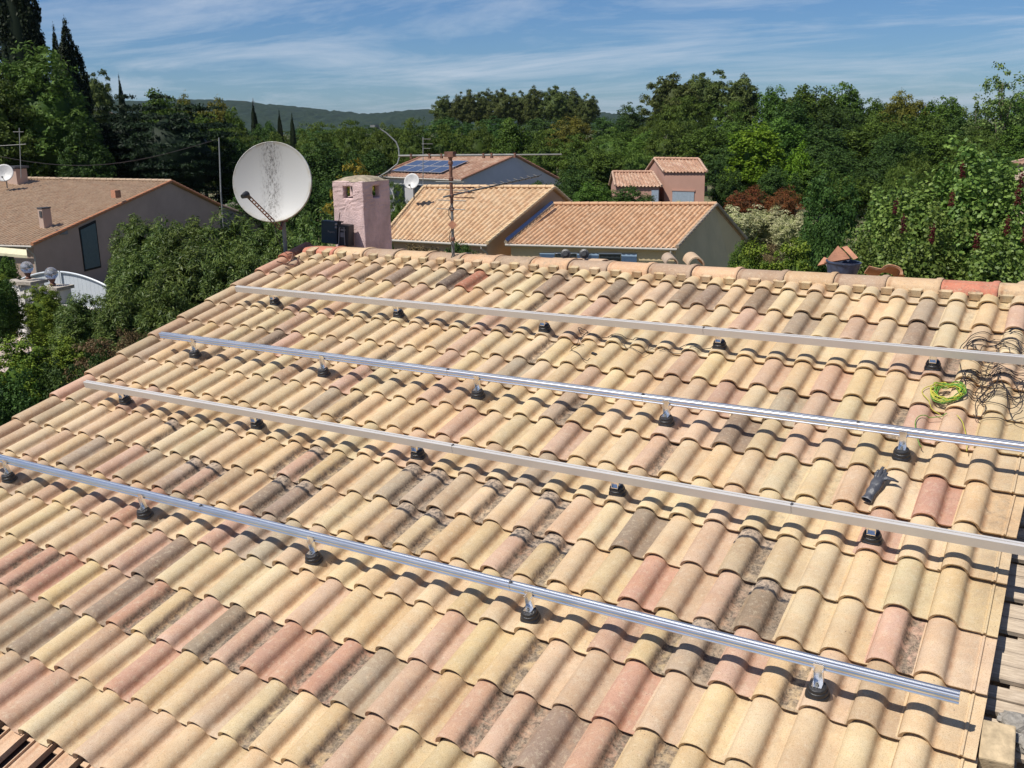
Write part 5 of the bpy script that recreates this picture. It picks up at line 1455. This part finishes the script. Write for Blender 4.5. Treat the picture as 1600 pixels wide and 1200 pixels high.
# ------------------------------------------------------------------ poles and lines
def poles():
    def pole(name, pts, r_, label, cat, mat=None):
        p = [Vector(q) for q in pts]; f = p[0].copy(); r = root(name, f, label, cat)
        b = MB(); b.tube(p, r_, 7); b.build('post', mat or M['steel'], r); return r
    p = Vector((-39.364, 33.679, 3.471)); pole('utility_pole', [(p.x, p.y, 0), (-39.508, 33.889, 4.446), (-39.924, 34.480, 7.208)], [.05, .04, .03], 'thin grey utility pole rising left of the big satellite dish', 'pole')
    b = MB(); A, B_ = Vector((-39.916, 34.465, 7.143)), Vector((-58.805, 32.740, 6.581)); pts = [A.lerp(B_, t / 16) - Vector((0, 0, 1.1 * math.sin(math.pi * t / 16))) for t in range(17)]
    b.tube(pts, .016, 5); tag(b.build('overhead_wire', M['cable']), 'slack overhead wire crossing the dark cedar from the pole to the left edge', 'wire')
    q = Vector((-38.417, 46.401, 3.998)); r = pole('street_lamp', [(q.x, q.y, 0), (-38.767, 46.383, 4.622), (-38.321, 46.738, 4.924), (-37.858, 47.150, 5.379), (-37.800, 47.300, 5.765), (-37.899, 47.406, 6.307), (-38.084, 47.416, 6.697), (-38.666, 47.238, 7.248), (-39.191, 47.036, 7.605)], .05, 'swan-necked grey street lamp rising behind the pink chimney', 'street lamp')
    b = MB(); b.box((-39.373, 46.953, 7.686), (.75, .25, .14), Matrix.Rotation(rad(-30), 3, 'Z')); b.build('lamp_head', M['steel'], r)
    # far antennas
    p = Vector((-28.320, 36.409, 4.814)); r = root('roof_aerial', p, 'small far roof aerial seen above the blue solar panels', 'antenna')
    b = MB(); b.tube([p, (-28.593, 36.945, 7.117)], .022, 6); b.build('mast', M['steel'], r)
    for dz, w in ((0, .30), (.22, .42), (.45, .34)):
        t = Vector((-28.475, 36.849, 6.570)) + Vector((0, 0, dz)); b = MB(); b.tube([t - RGT * w * .3, t + RGT * w], .012, 5); b.build('aerial_element', M['steel'], r)
    p = Vector((-52.404, 31.283, 5.141)); r = root('chimney_aerial', p, 'thin aerial mast beside the chimney of the brown-roofed house', 'antenna')
    b = MB(); b.tube([p, (-52.823, 31.863, 7.871)], .022, 6); b.build('mast', M['steel'], r)
    t = Vector((-52.798, 31.814, 7.661)); b = MB(); b.tube([t - RGT * .35, t + RGT * .25], .012, 5); b.build('aerial_element', M['steel'], r)
    t = Vector((-52.675, 31.653, 6.891)); b = MB(); b.tube([t - RGT * 1.2, t + RGT * .35 + UPV * .1], .016, 5); b.build('aerial_element', M['steel'], r)
    p = Vector((-1498.457, 1524.880, 52.714)); r = root('hill_pylon', p, 'tiny lattice pylon on the crest of the far hill', 'pylon')
    b = MB(); b.tube([p - Vector((0, 0, 8)), p + Vector((0, 0, 16))], [2.2, .5], 4); b.box(p + Vector((0, 0, 9)), (9, 1, .8)); b.build('lattice', M['steel'], r)
poles()

# ------------------------------------------------------------------ vegetation
def crown_kinds():
    tr = trunk_mesh('trunk', .55, .035, 5, 1); tr2 = trunk_mesh('trunk', .75, .028, 6, 2, .35)
    for v in (0, 1, 2):
        kind('broad%d' % v, clump_crown('crown', F['broad'], 10 + v, 330, 46, .40, .40, .58, .085, .040, .026, shell=.58, core=.52), tr)
        kind('deep%d' % v, clump_crown('crown', F['deep'], 20 + v, 300, 46, .40, .42, .56, .09, .038, .024, shell=.58, core=.56), tr)
        kind('pine%d' % v, clump_crown('crown', F['pine'], 30 + v, 230, 70, .42, .27, .71, .075, .046, .018, shell=.45, flat=.8, core=.62), tr2)
        kind('feather%d' % v, clump_crown('crown', F['feather'], 40 + v, 300, 36, .42, .46, .52, .07, .060, .012, shell=.66, up=(0, 0, 1.2), core=.56), None)
    kind('bright', clump_crown('crown', F['bright'], 50, 190, 60, .40, .42, .56, .10, .045, .032, shell=.66, core=.5), tr)
    kind('bright2', clump_crown('crown', F['bright'], 57, 120, 60, .40, .40, .56, .12, .055, .040, shell=.66, core=.5), tr)
    def cyp(c, rng):
        z = np.clip((c[:, 2] - .05) / .95, 0, 1); k = np.clip(1.1 * (1 - z ** 7) * (0.86 + .14 * np.sin(z * 9)), .12, 1)
        c[:, 0] *= k; c[:, 1] *= k; return c
    kind('cypress', clump_crown('crown', F['cypress'], 60, 1300, 26, .44, .455, .50, .055, .050, .036, shell=.82, up=(0, 0, 2.5), core=.80, shape=cyp, zs=.24), None)
    k = KINDS['cypress'][0]
    def ced(c, rng):
        c[:, 2] = np.round(c[:, 2] * 14) / 14 + rng.normal(0, .008, len(c)); return c
    kind('cedar', clump_crown('crown', F['cedar'], 70, 420, 52, .44, .46, .54, .075, .034, .012, shell=.5, flat=.45, core=.66, shape=ced, zs=.9), tr)
    kind('oleander0', clump_crown('foliage', F['oleander'], 80, 560, 60, .44, .42, .50, .085, .066, .015, shell=.66, up=(0, 0, .5), core=.74, zs=.42), None)
    kind('oleander1', clump_crown('foliage', F['oleander'], 83, 520, 60, .44, .42, .50, .095, .074, .017, shell=.66, up=(0, 0, .5), core=.74, zs=.42), None)
    kind('lilac0', clump_crown('foliage', F['lilac'], 90, 620, 34, .44, .44, .53, .12, .048, .038, shell=.6, core=.62, zs=.27), tr)
    kind('lilac1', clump_crown('foliage', F['lilac'], 93, 620, 34, .44, .44, .53, .12, .048, .038, shell=.6, core=.62, zs=.27), tr)
    kind('olive', clump_crown('crown', F['olive'], 100, 260, 40, .40, .44, .54, .085, .045, .022, shell=.6, up=(0, 0, .6), core=.62), tr)
    kind('poplar', clump_crown('crown', F['poplar'], 110, 130, 44, .36, .46, .54, .075, .030, .024, shell=.15, core=None), tr2)
    kind('walnut', clump_crown('crown', F['walnut'], 120, 300, 55, .42, .42, .54, .085, .046, .018, shell=.6, core=.66), tr)
    kind('red', clump_crown('foliage', F['red'], 130, 200, 40, .45, .42, .5, .09, .045, .018, shell=.6, up=(0, 0, .8), core=.6), None)
    kind('cream', clump_crown('foliage', F['cream'], 140, 260, 50, .45, .42, .5, .08, .045, .020, shell=.65, core=.72), None)
    kind('ivy', clump_crown('foliage', F['ivy'], 150, 420, 60, .44, .44, .5, .08, .034, .026, shell=.7, core=.82, zs=.4), None)
    kind('brown', clump_crown('foliage', F['brown'], 160, 240, 50, .44, .42, .5, .08, .040, .016, shell=.65, core=.7), None)
    kind('amber', clump_crown('foliage', F['amber'], 170, 90, 40, .42, .44, .5, .085, .050, .034, shell=.4, up=(0, 0, .6), core=None), tr)
    kind('maroon', clump_crown('blossom', F['maroon'], 180, 60, 30, .30, .46, .5, .10, .09, .06, shell=.3, core=None), None)
crown_kinds()
Fh = Vector((FWD.x, FWD.y, 0)).normalized()
def plant(key, px_, ytop, wpx, D, label, cat, name=None, group=None, zb=0.0, part='crown'):
    """px_: horizontal direction slope, placed at its own distance D; height from the sight line to its top"""
    p = CAM + (FWD + RGT * ((px_ - 800) / 1549) - UPV * ((ytop - 600) / 1549)) * D
    w = wpx / 1549 * D / .92; h = (p.z - zb) / .985
    return tree(key, name or 'tree', p.x, p.y, zb, h, w, label, cat, group, part=part)

# --- trees, listed back to front: (kind, direction, top, width, distance, label, category)
for t in [
    # far pine row on the horizon
    ('pine0', 693, 152, 44, 235, 'leftmost pine of the dark row on the horizon, a little apart', 'pine tree'),
    ('pine1', 727, 143, 46, 228, 'second pine from the left in the dark row on the horizon', 'pine tree'),
    ('pine2', 757, 144, 44, 236, 'third pine from the left in the dark row on the horizon', 'pine tree'),
    ('pine0', 784, 141, 46, 228, 'fourth pine from the left in the dark row on the horizon', 'pine tree'),
    ('pine1', 812, 144, 40, 240, 'fifth pine from the left, in the middle of the horizon row', 'pine tree'),
    ('pine2', 836, 140, 46, 232, 'fourth pine from the right in the dark row on the horizon', 'pine tree'),
    ('pine0', 866, 137, 48, 229, 'tallest pine of the dark row on the horizon, third from its right end', 'pine tree'),
    ('pine2', 892, 143, 44, 236, 'second pine from the right in the dark row on the horizon', 'pine tree'),
    ('pine1', 918, 149, 40, 228, 'rightmost pine of the dark row on the horizon, thin and greyish', 'pine tree'),
    ('olive', 893, 181, 78, 150, 'yellowish bushy tree in front of the right end of the horizon pines', 'tree'),
    ('deep0', 985, 168, 70, 190, 'low dark tree between the horizon pines and the big pine group', 'tree'),
    ('deep1', 950, 186, 70, 185, 'low tree left of the gap in the skyline', 'tree'),
    ('deep2', 700, 186, 90, 190, 'low tree at the foot of the left horizon pines', 'tree'), ('deep0', 780, 188, 90, 190, 'low tree at the foot of the middle horizon pines', 'tree'), ('deep1', 850, 188, 90, 190, 'low tree at the foot of the right horizon pines', 'tree'),
    ('deep1', 480, 203, 80, 215, 'low far tree at the foot of the hill, right of the small cypresses', 'tree'), ('deep2', 530, 202, 80, 222, 'low far tree at the foot of the hill, above the dish rim', 'tree'), ('deep0', 580, 201, 80, 214, 'low far tree at the foot of the hill beside the lamp head', 'tree'),
    ('deep1', 635, 199, 80, 224, 'low far tree at the foot of the hill right of the lamp', 'tree'), ('deep2', 405, 203, 90, 218, 'low far tree between the leftmost and middle far cypress', 'tree'), ('deep0', 340, 200, 90, 210, 'low far tree at the left foot of the hill', 'tree'),
    ('feather1', 505, 204, 80, 160, 'soft low tree at mid distance below the hill', 'tree'), ('feather2', 560, 203, 84, 165, 'soft low tree at mid distance left of the lamp head', 'tree'), ('feather0', 620, 202, 84, 158, 'soft low tree at mid distance right of the lamp head', 'tree'), ('feather0', 440, 206, 80, 162, 'soft low tree at mid distance under the small cypresses', 'tree'),
    # big pine group
    ('pine0', 1047, 120, 86, 140, 'left tall pine of the big group right of the skyline gap', 'pine tree'),
    ('pine1', 1103, 114, 84, 142, 'middle and tallest pine of the big group', 'pine tree'),
    ('pine2', 1158, 124, 74, 140, 'right pine of the big group, greyer and lighter', 'pine tree'),
    ('feather0', 1075, 152, 96, 128, 'olive-green tree in front of the big pine group', 'tree'),
    ('feather1', 1020, 178, 60, 126, 'small rounded tree at the left foot of the big pine group', 'tree'),
    ('feather2', 1140, 165, 90, 126, 'soft olive tree at the right foot of the big pine group', 'tree'),
    # broadleaf skyline
    ('broad0', 1208, 142, 62, 136, 'round leafy tree on the skyline just right of the pines', 'tree'),
    ('broad1', 1262, 134, 92, 134, 'broad dark-green crown, highest of the leafy skyline', 'tree'),
    ('broad2', 1322, 139, 84, 136, 'wide leafy crown sloping down to the right on the skyline', 'tree'),
    ('broad0', 1372, 160, 60, 134, 'low leafy crown filling the dip of the skyline', 'tree'),
    ('olive', 1414, 141, 74, 130, 'olive-green rounded crown at the right of the skyline dip', 'tree'),
    ('broad1', 1478, 152, 78, 128, 'dark leafy crown left of the pale poplar', 'tree'),
    ('deep0', 1240, 165, 90, 122, 'dark tree under the highest leafy crown', 'tree'), ('deep1', 1310, 172, 90, 121, 'dark tree below the wide sloping crown', 'tree'),
    ('broad2', 1375, 185, 90, 118, 'mid-green tree below the skyline dip', 'tree'), ('broad1', 1440, 180, 95, 116, 'mid-green tree below the olive crown', 'tree'), ('deep2', 1520, 180, 90, 112, 'dark tree left of the poplar trunks', 'tree'),
    ('poplar', 1572, 98, 104, 92, 'tall airy pale poplar at the right edge of the frame', 'poplar tree'),
    ('poplar', 1534, 148, 70, 94, 'smaller pale poplar left of the tall one', 'poplar tree'),
    ('broad0', 1600, 150, 90, 98, 'leafy tree cut by the right edge behind the poplar', 'tree'),
    # mid slope
    ('broad2', 1010, 212, 80, 112, 'rounded tree above the low rose outbuilding', 'tree'), ('feather1', 960, 200, 110, 116, 'soft tree left of the rose outbuildings', 'tree'),
    ('feather2', 1045, 196, 100, 108, 'soft dark tree directly behind the taller rose outbuilding', 'tree'), ('broad0', 1105, 202, 84, 104, 'leafy tree right behind the taller rose outbuilding', 'tree'),
    ('broad1', 1150, 190, 84, 108, 'leafy tree up the slope left of the bright round tree', 'tree'), ('broad2', 1225, 192, 96, 104, 'large leafy tree behind the two bright round trees', 'tree'),
    ('deep0', 1290, 205, 100, 98, 'dark leafy tree right of the two bright round trees', 'tree'), ('broad0', 1345, 200, 96, 100, 'leafy tree in the middle of the wooded slope', 'tree'),
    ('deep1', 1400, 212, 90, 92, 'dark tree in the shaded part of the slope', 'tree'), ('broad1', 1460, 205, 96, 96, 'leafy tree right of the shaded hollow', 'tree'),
    ('feather0', 1535, 205, 90, 90, 'soft green tree under the smaller poplar', 'tree'), ('broad2', 1595, 205, 80, 88, 'leafy tree above the pale house corner', 'tree'),
    ('deep2', 1135, 232, 70, 84, 'dark tree between the rose house and the bright round tree', 'tree'), ('deep0', 1310, 240, 90, 80, 'dark tree below the middle of the slope', 'tree'),
    ('broad0', 1270, 260, 80, 78, 'leafy shrub-like tree above the red hedge end', 'tree'), ('deep1', 1375, 248, 86, 76, 'dark tree left of the feathery conifer', 'tree'),
    ('feather1', 1430, 240, 76, 66, 'feathery yellowish conifer in the middle of the right side', 'conifer'), ('broad1', 1500, 245, 86, 72, 'leafy tree right of the feathery conifer', 'tree'),
    ('deep0', 1560, 250, 90, 70, 'dark leafy tree left of the pale house corner', 'tree'), ('broad1', 1330, 275, 90, 66, 'leafy tree above the dense dark tree', 'tree'), ('feather2', 1400, 268, 80, 58, 'soft green shrub under the feathery conifer', 'shrub'),
    ('bright', 1181, 203, 100, 82, 'bright green round tree, the larger of two, right of the rose house', 'tree'),
    ('bright2', 1247, 234, 46, 78, 'bright green round tree, the smaller of two', 'tree'),
    ('deep2', 1215, 262, 70, 72, 'dark shrub between the bright trees and the red hedge', 'shrub'),
    ('deep0', 1140, 270, 60, 70, 'dark shrub right of the taller rose outbuilding', 'shrub'),
    # band behind the houses
    ('feather0', 370, 205, 90, 100, 'feathery green tree left of the far small cypresses', 'tree'), ('feather1', 425, 208, 70, 104, 'feathery tree below the far small cypresses', 'tree'),
    ('feather2', 490, 198, 84, 98, 'feathery green tree above the right side of the big dish', 'tree'), ('feather0', 545, 190, 80, 102, 'feathery green tree left of the swan-necked lamp', 'tree'),
    ('feather1', 595, 194, 74, 100, 'feathery tree crossed by the swan-necked lamp', 'tree'), ('feather2', 645, 192, 74, 96, 'feathery tree behind the small roof aerial', 'tree'),
    ('feather0', 694, 196, 80, 98, 'feathery tree above the solar house ridge', 'tree'), ('feather1', 745, 192, 78, 102, 'feathery tree above the mast crossbar', 'tree'),
    ('broad2', 800, 194, 78, 98, 'mid-green tree above the right end of the solar house ridge', 'tree'), ('feather2', 850, 208, 78, 94, 'feathery tree right of the solar house gable', 'tree'),
    ('feather0', 905, 212, 90, 92, 'large soft tree above the lower right of the solar house', 'tree'), ('broad0', 940, 240, 84, 84, 'dark leafy tree left of the rose outbuildings', 'tree'), ('feather1', 990, 222, 96, 88, 'large feathery tree over the low rose outbuilding', 'tree'),
    ('deep0', 900, 268, 84, 70, 'dark bushy tree right of the solar house', 'tree'), ('deep1', 850, 288, 80, 64, 'low dark tree behind the golden ridge', 'tree'), ('broad1', 925, 285, 70, 62, 'leafy shrub behind the orange roof left end', 'shrub'),
    ('deep2', 985, 294, 84, 62, 'dark shrub in front of the low rose outbuilding', 'shrub'), ('cream', 1070, 311, 60, 60, 'pale low shrub above the orange roof ridge', 'shrub'),
    # left background
    ('deep0', 40, 190, 120, 118, 'dark tree far left behind the leafy walnut', 'tree'),
    ('pine1', 146, 114, 66, 116, 'round-topped pine right of the twin cypress', 'pine tree'), ('cypress', 186, 124, 15, 112, 'small lone cypress spire above the dark cedar', 'cypress'),
    ('olive', 284, 146, 50, 120, 'rounded tree on the skyline above the cedar', 'tree'), ('olive', 335, 152, 72, 116, 'wide rounded yellowish tree left of the far hill', 'tree'),
    ('broad1', 310, 178, 90, 104, 'leafy tree behind the thin utility pole', 'tree'),
    ('cypress', 395, 163, 14, 128, 'far small cypress, the leftmost and tallest of three', 'cypress'), ('cypress', 436, 176, 11, 130, 'far small cypress, the middle of three', 'cypress'), ('cypress', 456, 181, 11, 130, 'far small cypress, the rightmost of three', 'cypress'),
    ('broad2', 365, 178, 50, 112, 'leafy tree at the left end of the far hill', 'tree'), ('deep1', 415, 196, 50, 110, 'dark low tree under the far small cypresses', 'tree'),
    ('cypress', 6, -130, 84, 84, 'huge dark cypress at the left edge reaching out of the frame', 'cypress'),
    ('cypress', 84, 50, 30, 86, 'thin left stem of the twin cypress', 'cypress'), ('cypress', 101, 40, 58, 85, 'taller right stem of the twin cypress', 'cypress'),
    ('broad0', 250, 150, 80, 100, 'leafy crown on the skyline over the dark cedar', 'tree'),
    ('cedar', 262, 158, 200, 78, 'great dark cedar behind the brown roof', 'cedar tree'), ('cedar', 190, 158, 150, 80, 'dark cedar, left companion of the great one', 'cedar tree'),
    ('walnut', 62, 96, 170, 74, 'big light-green leafy tree at the left behind the brown roof', 'tree'), ('walnut', -20, 128, 150, 72, 'light-green leafy tree cut by the left edge', 'tree'), ('deep0', 125, 200, 90, 73, 'shaded leafy tree below the light-green one', 'tree'),
    ('deep1', 360, 220, 80, 82, 'dark tree behind the utility pole and dish', 'tree'), ('deep2', 420, 235, 90, 78, 'dark tree behind the big dish', 'tree'), ('deep0', 500, 228, 100, 76, 'dark tree between dish and chimney', 'tree'), ('deep1', 575, 240, 80, 74, 'dark tree behind the pink chimney', 'tree'),
    ('deep2', 470, 275, 90, 60, 'dark shaded shrub at the right of the big dish', 'shrub'), ('deep1', 545, 285, 90, 58, 'dark shrub left of the pink chimney', 'shrub'), ('deep0', 395, 290, 90, 66, 'dark shrub behind the lower rim of the dish', 'shrub'), ('feather2', 620, 292, 50, 52, 'yellow-green shrub between chimney and golden roof', 'shrub'),
    ('amber', 556, 240, 100, 46, 'small tree with yellow and orange leaves just behind the chimney top', 'tree'),
]:
    k, x, y, w, D, lab, cat = t
    plant(k, x, y, w, D, lab, cat, {'pine tree': 'pine_tree', 'cypress': 'cypress_tree', 'poplar tree': 'poplar_tree', 'cedar tree': 'cedar_tree', 'shrub': 'shrub', 'conifer': 'conifer', 'tree': 'leafy_tree'}[cat])

# hedges and shrubs of the middle ground
for t in [
    ('red', 1172, 288, 70, 62, 'red-leaved hedge bush, the left of two, below the bright trees', 'hedge', 1.0), ('red', 1226, 290, 62, 61, 'red-leaved hedge bush, the right of two', 'hedge', 1.0),
    ('cream', 1150, 318, 80, 50, 'cream variegated shrub beside the orange house gable', 'shrub', .5), ('cream', 1198, 318, 90, 51, 'cream variegated shrub in the middle of the pale bank', 'shrub', .5), ('cream', 1240, 326, 70, 49, 'cream variegated shrub at the right end of the pale bank', 'shrub', .5),
    ('feather1', 1160, 378, 50, 40, 'thin green shrub at the foot of the pale bank', 'shrub', 0), ('brown', 1205, 376, 50, 41, 'brownish dry shrub at the foot of the pale bank', 'shrub', 0),
    ('deep1', 1296, 283, 100, 34, 'dense dark glossy tree right of the pale bank', 'tree', 0), ('deep2', 1282, 345, 70, 33, 'dark glossy bush at the left foot of the dense tree', 'shrub', 0),
    ('ivy', 1180, 384, 90, 26, 'clipped fresh green hedge behind the ridge, left part', 'hedge', 0), ('ivy', 1245, 380, 100, 25.5, 'clipped fresh green hedge behind the ridge, right part', 'hedge', 0), ('deep0', 1300, 372, 90, 24, 'green shrub behind the dark bucket', 'shrub', 0),
    ('lilac0', 1380, 330, 120, 21, 'large-leaved shrub behind the spare tile, the leftmost of the leafy wall', 'shrub', 0), ('lilac1', 1440, 290, 140, 20, 'large-leaved shrub, second from left in the leafy wall', 'shrub', 0),
    ('lilac0', 1510, 258, 150, 19.5, 'tallest large-leaved shrub of the leafy wall at the right', 'shrub', 0), ('lilac1', 1580, 270, 150, 19, 'large-leaved shrub cut by the right edge of the frame', 'shrub', 0), ('lilac1', 1345, 372, 90, 19.5, 'low large-leaved shrub right above the bucket', 'shrub', 0),
    ('lilac0', 1470, 360, 130, 17.5, 'large-leaved shrub low behind the red ridge tile', 'shrub', 0), ('lilac1', 1560, 365, 130, 17, 'large-leaved shrub low at the right edge', 'shrub', 0), ('lilac0', 1400, 385, 110, 17.5, 'low large-leaved shrub behind the S-shaped spare tile', 'shrub', 0),
    ('brown', 650, 376, 110, 36, 'dry reddish hedge under the golden roof eave', 'hedge', 0), ('feather2', 590, 345, 60, 36, 'green shrub half hidden by the pink chimney', 'shrub', 0), ('deep1', 720, 386, 70, 35, 'dark hedge under the golden roof right of the mast', 'hedge', 0),
    # oleander bank behind the left verge
    ('oleander0', 212, 343, 96, 35, 'oleander bush at the left end of the bank, beside the gable window', 'oleander', 0), ('oleander1', 258, 352, 100, 34, 'oleander bush second from left in the bank', 'oleander', 0), ('oleander0', 300, 348, 110, 33, 'oleander bush in the middle of the bank', 'oleander', 0),
    ('oleander1', 362, 344, 120, 32, 'oleander bush left below the big dish', 'oleander', 0), ('oleander0', 425, 350, 110, 30, 'oleander bush right behind the dish pole', 'oleander', 0), ('oleander1', 490, 345, 100, 28, 'yellow-green bush between dish pole and radio', 'oleander', 0), ('oleander0', 455, 310, 80, 44, 'shaded bush under the right rim of the dish', 'oleander', 0),
    ('oleander1', 190, 408, 70, 32, 'narrow-leaved bush leaning over the arched gate', 'oleander', 0), ('oleander0', 215, 400, 120, 29, 'oleander bush in the lower middle of the bank', 'oleander', 0), ('oleander1', 290, 392, 130, 27, 'oleander bush above the left verge tiles', 'oleander', 0),
    ('oleander0', 370, 385, 120, 24, 'oleander bush just behind the upper left verge', 'oleander', 0), ('oleander1', 120, 465, 90, 30, 'thin-leaved bush in front of the white wall', 'oleander', 0), ('oleander0', 190, 455, 110, 26, 'thin-leaved bush at the bottom of the bank', 'oleander', 0), ('oleander1', 260, 445, 110, 23, 'thin-leaved bush touching the left verge', 'oleander', 0),
    ('ivy', 64, 448, 68, 34.6, 'ivy-wrapped gate pillar, a narrow green column', 'ivy', 0),
    ('ivy', 0, 432, 50, 36, 'green bush behind the white wall at the left edge', 'shrub', 0), ('deep1', -6, 440, 60, 34, 'tall dark hedge at the left edge beside the white wall', 'hedge', 0), ('broad0', 5, 405, 50, 41, 'light green bush under the awning', 'shrub', 0),
    ('ivy', 30, 532, 110, 23, 'bright-topped clipped hedge at the lower left', 'hedge', 0), ('ivy', -50, 545, 110, 21.5, 'clipped hedge running out at the left edge', 'hedge', 0), ('ivy', 95, 530, 100, 23.5, 'clipped green hedge right of the bright-topped one', 'hedge', 0), ('brown', 150, 520, 110, 23, 'brownish hedge section beside the left verge', 'hedge', 0), ('brown', 200, 505, 80, 22, 'brownish hedge section nearest the verge tiles', 'hedge', 0),
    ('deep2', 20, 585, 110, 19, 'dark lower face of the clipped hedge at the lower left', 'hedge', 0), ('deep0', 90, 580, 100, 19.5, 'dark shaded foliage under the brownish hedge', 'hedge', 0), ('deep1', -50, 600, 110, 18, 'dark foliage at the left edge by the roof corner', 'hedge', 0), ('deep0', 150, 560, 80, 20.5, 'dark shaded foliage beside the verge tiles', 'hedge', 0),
]:
    k, x, y, w, D, lab, cat, zb = t
    plant(k, x, y, w, D, lab, cat, {'hedge': 'hedge_bush', 'shrub': 'shrub', 'tree': 'leafy_tree', 'oleander': 'oleander_bush', 'ivy': 'ivy_column'}[cat], zb=zb, part='foliage')

# maroon blossom spikes in the leafy wall
for x, y, D, lab in ((1502, 283, 17.6, 'maroon blossom spike high in the tallest large-leaved shrub'), (1486, 328, 17.3, 'maroon blossom spike below the highest one, mid shrub'), (1398, 340, 18.0, 'maroon blossom spike at the left, above the spare S tile'),
                (1410, 368, 16.0, 'reddish blossom spike low at the left of the leafy wall'), (1455, 385, 15.6, 'dark maroon blossom spike low above the ridge, left of the red ridge tile'), (1572, 372, 15.4, 'maroon blossom spike near the right edge, low'),
                (1594, 300, 17, 'maroon blossom spike cut by the right edge, high'), (1524, 395, 15.4, 'maroon blossom spike directly above the red ridge tile'), (1588, 325, 16.6, 'maroon blossom spike near the right edge, middle height'), (1600, 385, 15.4, 'maroon blossom spike at the right edge, lowest')):
    p = CAM + (FWD + RGT * ((x - 800) / 1549) - UPV * ((y - 600) / 1549)) * D
    tree('maroon', 'blossom_spike', p.x, p.y, p.z, .34, .16, lab, 'blossom', 'maroon blossom spikes in the large-leaved shrubs', part='blossom')

# ------------------------------------------------------------------ air
hz_ = MB(); hz_.box((0, 0, 52), (12200, 12200, 106))
HM = bpy.data.materials.new('thin_air'); HM.use_nodes = True; hn = HM.node_tree.nodes; hn.clear()
ho = hn.new('ShaderNodeOutputMaterial'); hv = hn.new('ShaderNodeVolumePrincipled'); hv.inputs['Density'].default_value = 0.00004
hv.inputs['Color'].default_value = (.62, .74, .95, 1); hv.inputs['Anisotropy'].default_value = 0.2
HM.node_tree.links.new(hv.outputs[0], ho.inputs['Volume'])
tag(hz_.build('haze', HM), kind='stuff')
